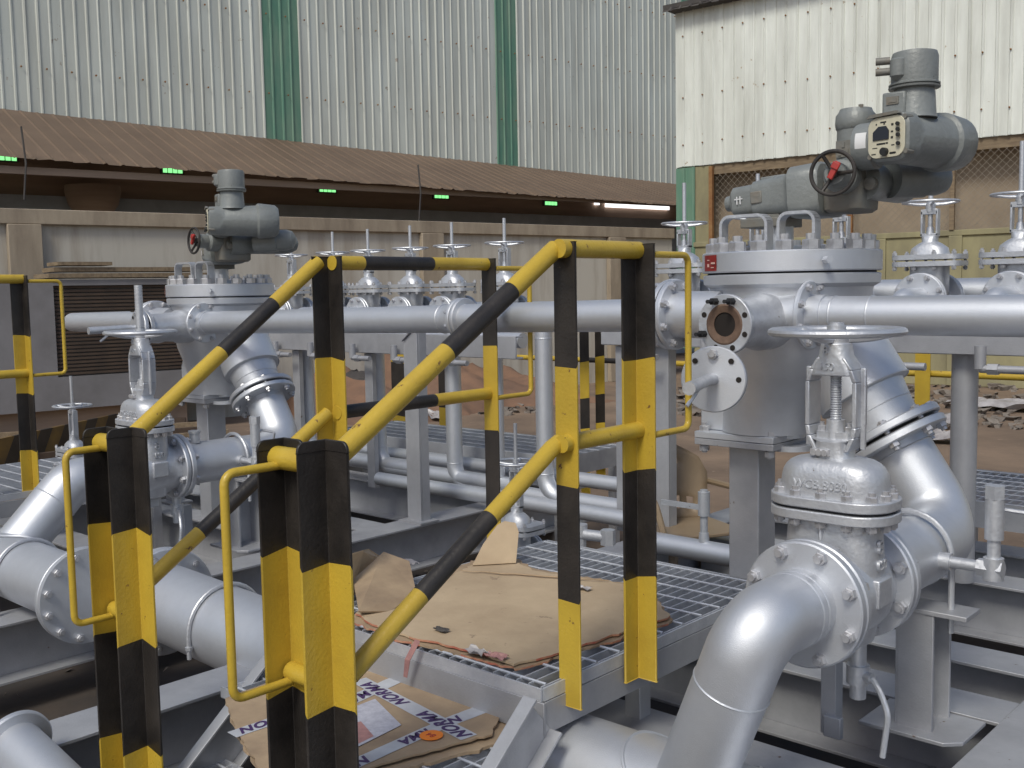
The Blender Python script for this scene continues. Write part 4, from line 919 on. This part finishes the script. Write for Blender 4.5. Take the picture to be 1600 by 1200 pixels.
# ---------------- small gate valves
def small_valve(lab, cat, c, S, zw, zs, R, grp, wheelr=.0075, pipe=True, long_flange=(.155, .088)):
    x, y, z = c; t = thing('small_gate_valve', lab, cat, (x, y, z-.08*S), grp); k = S
    fz = z+.145*k; H = zw-fz
    m = MB(); m.lathe((x, y-.105*k, z), Y, [(.06*k, 0), (.072*k, .04*k), (.078*k, .105*k), (.072*k, .17*k), (.06*k, .21*k)], 28); zloft(m, (x, y), [(z-.08*k, .03*k, .03*k, .02), (z, .082*k, .055*k, .04), (fz, .082*k, .055*k, .04)], 4); m.build('body', SILV2, t)
    for s_ in (-1, 1):
        flange(t, (x, y+s_*.087*k, z), Y*s_, .05*k, .115*k, .018*k, 'flange')
        f = flange(t, (x, y+s_*.109*k, z), Y*s_, .05*k, .115*k, .018*k, 'flange', 8 if s_ < 0 else 0, .0075*k, .018*k)
    for j in (0, 1):
        m = MB(); zloft(m, (x, y), [(fz+j*.030*k, long_flange[0]*k, long_flange[1]*k, .05*k), (fz+.022*k+j*.030*k, long_flange[0]*k, long_flange[1]*k, .05*k)], 4); b = m.build('bonnet_flange', SILV2, t)
        if j:
            for a in (-1, -.34, .34, 1):
                for q in (-1, 1): bolt(b, (x+a*long_flange[0]*.86*k, y+q*long_flange[1]*.80*k, fz+.052*k), Z, .0065*k, .02*k, .055*k)
    z2 = fz+.052*k; m = MB(); zloft(m, (x, y), [(z2, .085*k, .062*k, .05), (z2+.03*k, .078*k, .056*k, .05), (z2+.05*k, .05*k, .045*k, .04), (z2+.058*k, .034*k, .034*k, .03), (z2+.085*k, .034*k, .028*k, .02)], 5); m.build('bonnet', SILV2, t, ang=50)
    z3, z4 = z2+.085*k, zw-.03*k; m = MB()
    for s_ in (-1, 1): m.box((x+s_*.034*k, y, (z3+z4)/2-.006), (.009*k, .036*k, z4-z3-.01))
    m.cyl((x, y, z4-.016*k), (x, y, zw-.008), .022*k, n=16); m.box((x, y, z4-.014*k), (.076*k, .036*k, .024*k)); m.box((x, y, z3+.004), (.077*k, .036*k, .014*k)); m.build('yoke', SILV2, t, bevel=.002)
    m = MB(); m.cyl((x, y, z3), (x, y, zs), .0105*k, n=12); m.cyl((x, y, z3+.005), (x, y, z3+.04*k), .020*k, .014*k, n=12); m.build('stem', SILV2, t)
    handwheel(t, (x, y, zw), R, wheelr, 4, .018*k, .012*k); return t
MY = 4.85
names = ['just left of the front strainer cover', 'half hidden behind the left end of the front actuator', 'behind the actuator on the front strainer', 'right of the front strainer, below the grey motor', 'at the right edge, tallest looking']
for i, x in enumerate((-3.17, -2.73, -2.28, -1.855, -1.47)):
    small_valve('silver gate valve with raised stem '+names[i], 'valve', (x, MY, 1.575), 1.0, 1.985+.008*i, 2.20+.01*i, .125, 'manifold gate valves of the right rack')
names = ['nearest of the row, clear of the rail', 'second leftwards, above the black and yellow rail', 'third leftwards above the rail', 'fourth leftwards, right of the tall banded post', 'fifth, seen just behind the tall banded post', 'last of the left row, beside the far actuator']
for i, x in enumerate((-4.487, -4.953, -5.355, -5.797, -6.194, -6.70)):
    small_valve('silver gate valve of the far rack, '+names[i], 'valve', (x, MY, 1.50), 1.0, 1.938, 2.09, .125, 'manifold gate valves of the left rack')
def rack(dx, x0, x1, z, labs, cols):
    t = thing('pipe_rack', labs, 'pipe rack', ((x0+x1)/2, 4.4, .38), 'pipe racks')
    m = MB(); m.box(((x0+x1)/2, 4.35, z-.05), (x1-x0, .012, .125)); m.box(((x0+x1)/2, 4.38, z+.008), (x1-x0, .06, .01)); m.box(((x0+x1)/2, 4.38, z-.11), (x1-x0, .06, .01)); m.build('beam', STEEL, t, bevel=.0015)
    m = MB(); m.tube([V(x0+.1, 4.52, z-.02), V(x1-.1, 4.52, z-.02)], .045, 24); m.build('lower_header', SILVER, t)
    m = MB(); m.tube([V(x0+.1, 5.16, z+.12), V(x1-.1, 5.16, z+.12)], .075, 28); m.build('upper_header', SILVER, t)
    for cx in cols:
        m = MB(); m.box((cx, 4.40, (z-.12+.38)/2), (.075, .035, z-.12-.38)); m.build('column', STEEL, t, bevel=.002)
    return t
rl = rack(0, -6.9, -3.95, 1.375, 'long grey pipe rack behind the straight pipe in the middle of the photo', (-6.05, -5.27))
rr = rack(0, -3.35, .3, 1.47, 'grey pipe rack beam below the row of valves at the right', (-3.25,))
# branch stubs from each valve to the headers
for i, (x, z, r) in enumerate([(x, 1.575, rr) for x in (-3.17, -2.73, -2.28, -1.855, -1.47)]+[(x, 1.50, rl) for x in (-4.487, -4.953, -5.355, -5.797, -6.194, -6.70)]):
    m = MB(); m.tube(fillet([V(x, MY-.125, z), V(x, 4.52, z), V(x, 4.52, z-.12)], .12, 6), .05, 20); m.build('branch', SILVER, r); m = MB(); m.tube([V(x, MY+.125, z), V(x, 5.16, z)], .05, 20); m.build('branch', SILVER, r)
    m = MB(); zz = z-.27; m.cyl((x+.03, 4.30, zz), (x+.03, 4.30, zz+.09), .022, n=14); m.cyl((x+.03, 4.30, zz), (x+.20, 4.30, zz+.0), .016, n=12); m.cyl((x+.06, 4.30, zz), (x+.10, 4.30, zz), .024, n=6); m.build('drain_elbow', STEEL, r)
# drop pipes with elbows that run off to the right at skid level
dp = [(590, -5.321, .50, -4.1), (708, -4.612, .46, -3.3), (850, -3.878, .47, -3.15), (479, -6.084, .52, -5.0)]
dl = ['second from the left', 'third, right of the flat plate column', 'nearest one, left of two banded posts', 'leftmost one below the thin straight pipe']
for i, (px, x, z, x2) in enumerate(dp):
    y = 4.50-.0*i; y2 = y-.10*i; m = MB(); top = at(px, 520, y=y).z
    m.tube(fillet([V(x, y, top+.04), V(x, y, z), V(x2, y, z)], .13, 8), .05, 24); weld(m, V(x, y, z+.135), Z, .05); weld(m, V(x, y, top-.03), Z, .05)
    tag(m.build('drop_pipe', SILVER), 'vertical silver drop pipe with bottom elbow, '+dl[i], 'pipe', 'drop pipes')
x = -1.553; m = MB(); m.tube([V(x, 4.46, 1.36), V(x, 4.46, .40)], .052, 28); tag(m.build('drop_pipe', STEEL), 'plain grey vertical pipe post right of the slanted flange', 'pipe', 'drop pipes')
x = -4.246; m = MB(); m.tube([V(x, 4.5, 1.36), V(x, 4.5, .55)], .04, 24); tag(m.build('drop_pipe', SILVER), 'slim vertical pipe just right of the yellow banded post', 'pipe', 'drop pipes')
for y, z, x0, x1 in ((4.30, .47, -5.1, -3.1), (4.66, .56, -6.0, -3.4)):
    m = MB(); m.tube([V(x0, y, z), V(x1, y, z)], .042, 20); tag(m.build('floor_pipe', SILVER), 'low horizontal silver pipe '+('in front of' if y < 4.5 else 'behind')+' the drop pipe elbows', 'pipe', 'low pipes on the skid')
m = MB(); m.tube([V(-2.90, 4.12, .43), V(-1.85, 4.12, .43)], .050, 28); m.tube([V(-2.93, 4.12, .43), V(-2.90, 4.12, .43)], .054, 28)
tag(m.build('floor_pipe', SILVER), 'low horizontal silver pipe left of the square grey strainer column', 'pipe', 'low pipes on the skid')
va = thing('vent_fitting', 'small upright fitting with a side bar on the low pipe beside the tan chair', 'valve', at(1100, 855, y=4.12)); p = at(1100, 852, y=4.12)
m = MB(); m.cyl(p-Z*.03, p+Z*.06, .03, .022, n=16); m.cyl(p+Z*.0, p+Z*.26, .018, n=14); m.cyl(p+Z*.14, p+Z*.25, .028, n=16); m.build('pipe', SILV2, va)
m = MB(); m.box(p+Z*.18-X*.11-Y*.02, (.22, .012, .024)); m.build('bar', SILV2, va)
# plate column with slanted cap and the near column of the right rack
def plate_col(lab, px, y, ytop, zb, w=.10):
    p = at(px, 600, y=y); zt = at(px, ytop, y=y).z; t = thing('plate_column', lab, 'column', (p.x, p.y, zb), 'plate columns')
    m = MB(); m.prism([(-w/2, zb), (w/2, zb), (w/2, zt), (-w/2, zt-.07)], (p.x, p.y, 0), X, Z, Y*.012); m.box((p.x-w/2-.004, p.y+.035, (zb+zt)/2-.04), (.009, .07, zt-zb-.08)); m.box((p.x+w/2-.004, p.y+.042, (zb+zt)/2), (.009, .056, zt-zb)); m.build('web', STEEL, t, bevel=.001)
    m = MB(); a = V(p.x-w/2-.01, p.y+.03, zt-.075); d = V(w+.0, 0, .075); m.prism([(0, -.045), (1, -.045), (1, .045), (0, .045)], a, d, Y, Z*.01); m.build('cap', NUT, t)
    m = MB(); m.box((p.x, p.y+.03, zb+.005), (w+.08, .14, .01)); m.build('foot', STEEL, t)
plate_col('flat grey plate column with a pale slanted cap behind the sloping yellow rail', 643, 3.86, 512, .38)
plate_col('grey channel column with a bright left edge, right of the two banded posts', 1030, 4.4, 524, .38, .11)
plate_col('short grey upright standing on the skid left of the black stair posts', 258, 3.3, 690, .38, .09)
# walkways behind the racks, their posts and low rail
def walkway(lab, x0, x1, y0, y1):
    t = thing('walkway', lab, 'walkway', ((x0+x1)/2, (y0+y1)/2, 0), 'walkway gratings'); m = MB(); grating(m, x0, x1, y0, y1, .64, .045, .12); m.build('grating', GALV, t, smooth=False)
    m = MB()
    for y in (y0-.004, y1+.004): m.box(((x0+x1)/2, y, .585), (x1-x0, .008, .12))
    for x in (x0-.008, x1+.008): m.box((x, (y0+y1)/2, .585), (.008, y1-y0, .12))
    m.build('frame', STEEL, t)
    for x in (x0+.05, x1-.05):
        for y in (y0+.05, y1-.05): m = MB(); m.box((x, y, .26), (.05, .05, .52)); m.build('leg', STEEL, t)
walkway('grating walkway behind the rack in the middle of the photo', -6.2, -4.0, 4.78, 5.42)
walkway('grating walkway at the right edge behind the grey pipe post', -2.0, .2, 4.95, 5.80)
def lowpost(lab, px, y, zt, zb, cuts, w=.07, first_yellow=False):
    p = at(px, 600, y=y); t = thing('barrier_post', lab, 'post', (p.x, y, zb), 'low barrier posts'); c = cuts if not first_yellow else (zt-.001,)+tuple(cuts)
    band_post(t, p.x-w/2, y, zt, zb, X, Y, c, w=w, name='angle'); return t
lowpost('banded low post between the two tall posts, left one of the pair', 913, 5.4, 1.44, .30, (1.17, .93, .73), .075)
lowpost('banded low post between the two tall posts, right one of the pair', 937, 5.5, 1.44, .33, (1.20, .95, .76), .075)
lowpost('yellow low post before the mossy wall, right of the slanted flange', 1441, 5.9, 1.36, .45, (.92, .5), .085, True)
lowpost('yellow low post partly behind the flat plate column', 693, 5.9, 1.42, .3, (1.16, .7), .12, True)
lowpost('yellow low post just left of the flat plate column', 622, 5.9, 1.34, .3, (1.05, .6), .17, True)
br = thing('barrier_rail', 'thin black and yellow horizontal rail running in front of the mossy wall', 'rail', (-2, 5.95, 1.1))
rod(br, [(at(560, 576, y=5.95).x, 5.95, 1.135), (.2, 5.95, 1.135)], .019, (.08, .12, .34, .40, .56, .60, .76, .80, .88, .93), 1, 'rail', 12)
# small valves on the skid
p = at(806, 722, d=4.6); small_valve('small silver valve with a handwheel on the skid behind the cardboard platform', 'valve', (p.x, p.y, p.z-.42), .78, p.z, p.z+.17, .098, 'small valves on the skids', .007, long_flange=(.15, .10))
p = at(113, 634, d=6.0); small_valve('small silver valve with a handwheel before the hazard board at far left', 'valve', (p.x, p.y, p.z-.40), .80, p.z, p.z+.17, .108, 'small valves on the skids', .008)
m = MB(); c = at(908, 838, z=.66); m.cyl(c, c+Z*.05, .026, n=16); m.cyl(c+X*.02+Y*.0+Z*.01, c+X*.12+Y*.02+Z*.01, .022, n=14); m.cyl(c+X*.12+Y*.02-Z*.02, c+X*.12+Y*.02+Z*.04, .03, n=6); m.cyl(c-X*.05-Z*.20, c-X*.05+Z*.0, .02, n=10); m.cyl(c-Z*.2, c, .02, n=10)
tag(m.build('pipe_fitting', SILV2), 'small silver pipe fitting at the far corner of the cardboard platform', 'fitting')
# ---------------- tan plastic chair
ch = thing('plastic_chair', 'tan moulded plastic chair standing on the yard behind the drain fitting', 'chair', (0, 0, 0)); p = at(1075, 790, d=5.35); p.z = 0; ch.location = p; ch['_o'] = list(p)
fwd = V(float((RH*.35-FH*.9)[0]), float((RH*.35-FH*.9)[1]), 0).normalized(); rt = Z.cross(fwd)*-1
def CP(a, b, c): return p+rt*a+fwd*b+Z*c
m = MB(); n = 12; grid = []
for j in range(13):
    for i in range(n+1):
        u = -1+2*i/n; v_ = j/12; wd = .20+.04*v_-.05*max(0, v_-.75)*4*abs(u); zz = .42+.40*v_-.07*max(0, abs(u)-.3)*v_*1.4
        m.v.append(CP(u*wd, -.19-.07*v_+.05*u*u, zz))
for j in range(12):
    for i in range(n):
        if (j in (9,) and 4 <= i <= 7) or (2 <= j <= 3 and i % 2 == 0 and 2 <= i <= 10): continue
        m.f.append((j*(n+1)+i, j*(n+1)+i+1, (j+1)*(n+1)+i+1, (j+1)*(n+1)+i)); m.m.append(0)
b = m.build('backrest', BEIGE, ch); so_ = b.modifiers.new('thick', 'SOLIDIFY'); so_.thickness = .008
m = MB(); m.prism(rrect(.21, .21, .05), CP(0, 0, .42), rt, fwd, Z*.018); m.build('seat', BEIGE, ch, bevel=.004)
for a in (-1, 1):
    for b in (-1, 1): m = MB(); m.tube([CP(a*.18, b*.17, .42), CP(a*.225, b*.22, 0)], [.026, .018], 8); m.build('leg', BEIGE, ch)
    m = MB(); m.tube(fillet([CP(a*.235, -.21, .62), CP(a*.26, .12, .62), CP(a*.235, .18, .43)], .06), .017, 8); m.build('armrest', BEIGE, ch)
# ---------------- cardboard
def sheet(name, pts, z, th, mats, lab, cat, grp=None, jag=.006, kind=None, warp=.0):
    P = [at(px, py, z=z) for px, py in pts]; out = []
    for i in range(len(P)):
        a, b = P[i], P[(i+1) % len(P)]; n = max(1, int((b-a).length/.02))
        for k in range(n):
            q = a+(b-a)*k/n; out.append((q.x+rand(-jag, jag)*(1 if k else .4), q.y+rand(-jag, jag)*(1 if k else .4)))
    m = MB(); n = len(out); cx = sum(o[0] for o in out)/n; cy = sum(o[1] for o in out)/n
    rings = [1, .97, .85, .65, .4, .2]; vs = []
    for r in rings:
        for (x, y) in out:
            X_, Y_ = cx+(x-cx)*r, cy+(y-cy)*r; vs.append(V(X_, Y_, z+th+warp*(math.sin(X_*9+1)*math.sin(Y_*7)+.4*math.sin(X_*31)*math.sin(Y_*27))*(1 if r < 1 else .9)))
    vs.append(V(cx, cy, z+th)); o0 = len(vs); vs += [V(v.x, v.y, v.z-th) for v in vs[:n]]
    fs = [(j*n+i, j*n+(i+1) % n, (j+1)*n+(i+1) % n, (j+1)*n+i) for j in range(len(rings)-1) for i in range(n)]
    k = (len(rings)-1)*n; fs += [(k+i, k+(i+1) % n, len(rings)*n) for i in range(n)]
    m.add(vs, fs); m.mi = 1; m.f += [(i, o0+i, o0+(i+1) % n, (i+1) % n) for i in range(n)]; m.m += [1 if (i//7) % 3 else 0 for i in range(n)]; m.mi = 0; m.f.append(tuple(o0+i for i in range(n))); m.m.append(0)
    o = m.build(name, mats, None, smooth=True, ang=25)
    tag(o, lab, cat, grp, kind); return o
CARD2 = mat('dirty lower cardboard', (.40, .295, .19), 0, .88, col2=(.25, .18, .12), nscale=6, bump=.4, bscale=40)
top0 = [(557, 952), (600, 940), (667, 925), (716, 896), (745, 880), (804, 878), (832, 893), (890, 903), (947, 911), (1012, 926), (1046, 957), (1005, 973), (940, 992), (898, 1004), (850, 1020), (802, 1032), (756, 1016), (700, 1003), (640, 988), (602, 975), (570, 962)]
top = [(x, y+(9 if y > 948 else 0)) for x, y in top0]
sheet('cardboard_sheet', [(x+(-10 if x < 800 else 4), y+(7 if y > 940 else -2)) for x, y in top], .646, .006, [CARD2, CARDE], 'torn lower layer of cardboard with a reddish edge on the grating platform', 'cardboard', 'cardboard layers on the platform', .010, warp=.001)
sheet('cardboard_sheet', top, .656, .006, [CARD, CARDE], 'large plain brown cardboard sheet on top of the grating platform', 'cardboard', 'cardboard layers on the platform', .007, warp=.0018)
m = MB(); a, b = at(724, 893, z=.665), at(948, 909, z=.666)
pts = [a+(b-a)*k/14+V(rand(-.006, .006), rand(-.006, .006), .0035) for k in range(15)]
m.tube(pts, [.0015+.002*math.sin(k/14*math.pi) for k in range(15)], 5); tag(m.build('cardboard_fold', CARD2), 'raised torn fold line across the top cardboard sheet', 'crease')
def card_flap(pts3, lab, mt=CARD, th=.005):
    m = MB(); n = len(pts3); nn = (pts3[1]-pts3[0]).cross(pts3[2]-pts3[0]).normalized()*th; m.add(list(pts3)+[q+nn for q in pts3], [tuple(range(n)), tuple(reversed(range(n, 2*n)))]+[(i, (i+1) % n, (i+1) % n+n, i+n) for i in range(n)])
    return tag(m.build('cardboard_flap', mt, smooth=False), lab, 'cardboard', 'loose cardboard flaps')
a, b = at(738, 884, z=.664), at(806, 880, z=.664); d_ = (b-a); up = V(-.03, .10, .13)
card_flap([a, b, a+d_*.86+up*.75, a+d_*.72+up*.98, a+d_*.45+up*1.04, a+d_*.30+up*.95, a+d_*.10+up*.5], 'flap of cardboard bent upward at the far edge of the top sheet')
q = [at(px, py, x=-2.80) for px, py in ((545, 868), (560, 860), (583, 861), (604, 876), (622, 894), (627, 910), (600, 925), (578, 935), (552, 942), (540, 946))]
for i, v_ in enumerate(q): v_.x += .03*math.sin(i*2.0)
card_flap(q, 'curled piece of cardboard leaning beside the left edge of the platform')
m = MB(); a = at(652, 1000, y=1.918); b = at(634, 1058, y=1.912); s_ = X*.022
m.add([a-s_*.4, a+s_*.6, (a+b)/2+s_*.3-Y*.01, b+s_*.3, b-s_*.4, (a+b)/2-s_*.5-Y*.014], [(0, 1, 2, 5), (5, 2, 3, 4)]); o = m.build('paper_ribbon', PINK, smooth=False); md = o.modifiers.new('t', 'SOLIDIFY'); md.thickness = .0015; tag(o, 'pinkish torn paper strip hanging over the front edge of the platform', 'paper strip')
zc = .528
low = [(352, 1094), (420, 1068), (500, 1020), (560, 1000), (660, 1035), (745, 1068), (786, 1110), (768, 1150), (700, 1168), (620, 1190), (560, 1208), (500, 1240), (470, 1262), (430, 1240), (398, 1190), (368, 1142)]
sheet('cardboard_sheet', [(x+(14 if x > 450 else 6), y+16) for x, y in low], zc-.016, .008, [CARD2, CARD2], 'under layer of cardboard on the stair tread below the taped one', 'cardboard', 'cardboard layers on the stair', .008, warp=.002)
lc = sheet('taped_cardboard', low, zc, .005, [CARD2, CARD2], 'flattened cardboard carton with white printed tape on the stair tread', 'cardboard', 'cardboard layers on the stair', .004)
zt_ = zc+.0055
def on(px, py, dz=0): return at(px, py, z=zt_+dz)
def patch(name, pts, mt, dz=.0006, th=.0006):
    P = [on(x, y, dz) for x, y in pts]; m = MB(); n = len(P)
    m.add(P+[v_+Z*th for v_ in P], [tuple(range(n)), tuple(range(n, 2*n))]+[(i, (i+1) % n, (i+1) % n+n, i+n) for i in range(n)])
    return m.build(name, mt, lc, smooth=False)
def tape(a, b, w, words, dz):
    A_, B_ = on(*a, dz), on(*b, dz); d = (B_-A_).normalized(); s_ = Z.cross(d)*w/2; m = MB(); n = 12; vs = []
    for k in range(n+1):
        c_ = A_+(B_-A_)*k/n; vs += [c_-s_*(1+rand(-.03, .03)), c_+s_*(1+rand(-.03, .03))]
    m.add(vs, [(2*k, 2*k+2, 2*k+3, 2*k+1) for k in range(n)]); o = m.build('tape', TAPE, lc, smooth=False)
    for f, s, rev, sz in words:
        e1_ = -d if rev else d; text(s, sz, PURP, o, A_+(B_-A_)*f+Z*.0007, e1_, Z.cross(e1_), 'tape_print', .0003, 'CENTER', .0017)
W1 = .052
tape((560, 1062), (733, 1152), W1, [(.27, 'NORMA', True, .052), (.80, 'NORMA', True, .052)], .0012)
tape((545, 1096), (640, 1052), W1, [(.18, 'MA', True, .05)], .0008)
tape((548, 1196), (690, 1132), W1*.9, [(.12, 'N', True, .05), (.70, 'RMA', True, .045)], .0010)
tape((690, 1132), (795, 1092), W1, [(.20, 'N', True, .05)], .0004)
tape((362, 1148), (450, 1118), W1*.9, [(.45, 'NOR', False, .048)], .0008)
lb = patch('paper_label', [(550, 1106), (586, 1092), (627, 1133), (553, 1170)], PAPER, .0016)
P_ = [on(x, y, .0026) for x, y in ((550, 1130), (564, 1127), (584, 1150), (552, 1166))]; m = MB(); m.add(P_, [(0, 1, 2, 3)]); m.build('pink_print', PINK, lc, smooth=False)
c_ = on(674, 1149, .003); ob_ = MB(); ob_.lathe(c_, Z, [(.030, 0), (.030, .001), (0, .0011)], 28); o = ob_.build('orange_sticker', ORNG, lc); o.scale = (1, .55, 1); o.location = Vector(o.location)
for v_ in o.data.vertices: pass
o.scale = (1, 1, 1)
text('84', .026, RED, lc, c_+Z*.0015, -X, -Y, 'sticker_print', .0003)

for i, (px, py, sz, mt, lab, cat) in enumerate(((690, 985, .020, TARP, 'small dark wad of tape stuck on the top cardboard sheet', 'tape wad'), (912, 920, .022, SHEETP, 'crumpled clear wrap at the far edge of the top cardboard sheet', 'plastic wrap'), (745, 1020, .030, SHEETP, 'white torn scrap at the front edge of the cardboard', 'paper scrap'), (775, 1027, .028, PINK, 'pink torn scrap at the front corner of the cardboard', 'paper scrap'), (640, 880, .03, SHEETP, 'white crumpled scrap at the far left corner of the cardboard', 'paper scrap'))):
    c = at(px, py, z=.666); m = MB(); n = 5; m.v = []
    for a in range(n+1):
        for b in range(n+1): m.v.append(c+V((a/n-.5)*sz*2.4, (b/n-.5)*sz*1.3, rand(0, sz*.45)))
    for a in range(n):
        for b in range(n): m.f.append((a*(n+1)+b, (a+1)*(n+1)+b, (a+1)*(n+1)+b+1, a*(n+1)+b+1)); m.m.append(0)
    tag(m.build('scrap', mt, smooth=False), lab, cat)
q = [at(px, py, z=.70) for px, py in ((552, 905), (600, 884), (640, 890), (650, 915), (610, 935), (560, 945))]
for i, v_ in enumerate(q): v_.z += (.0, .05, .03, -.02, -.04, -.02)[i]
card_flap(q, 'tilted loose piece of cardboard at the back left of the platform sheet', CARD2)
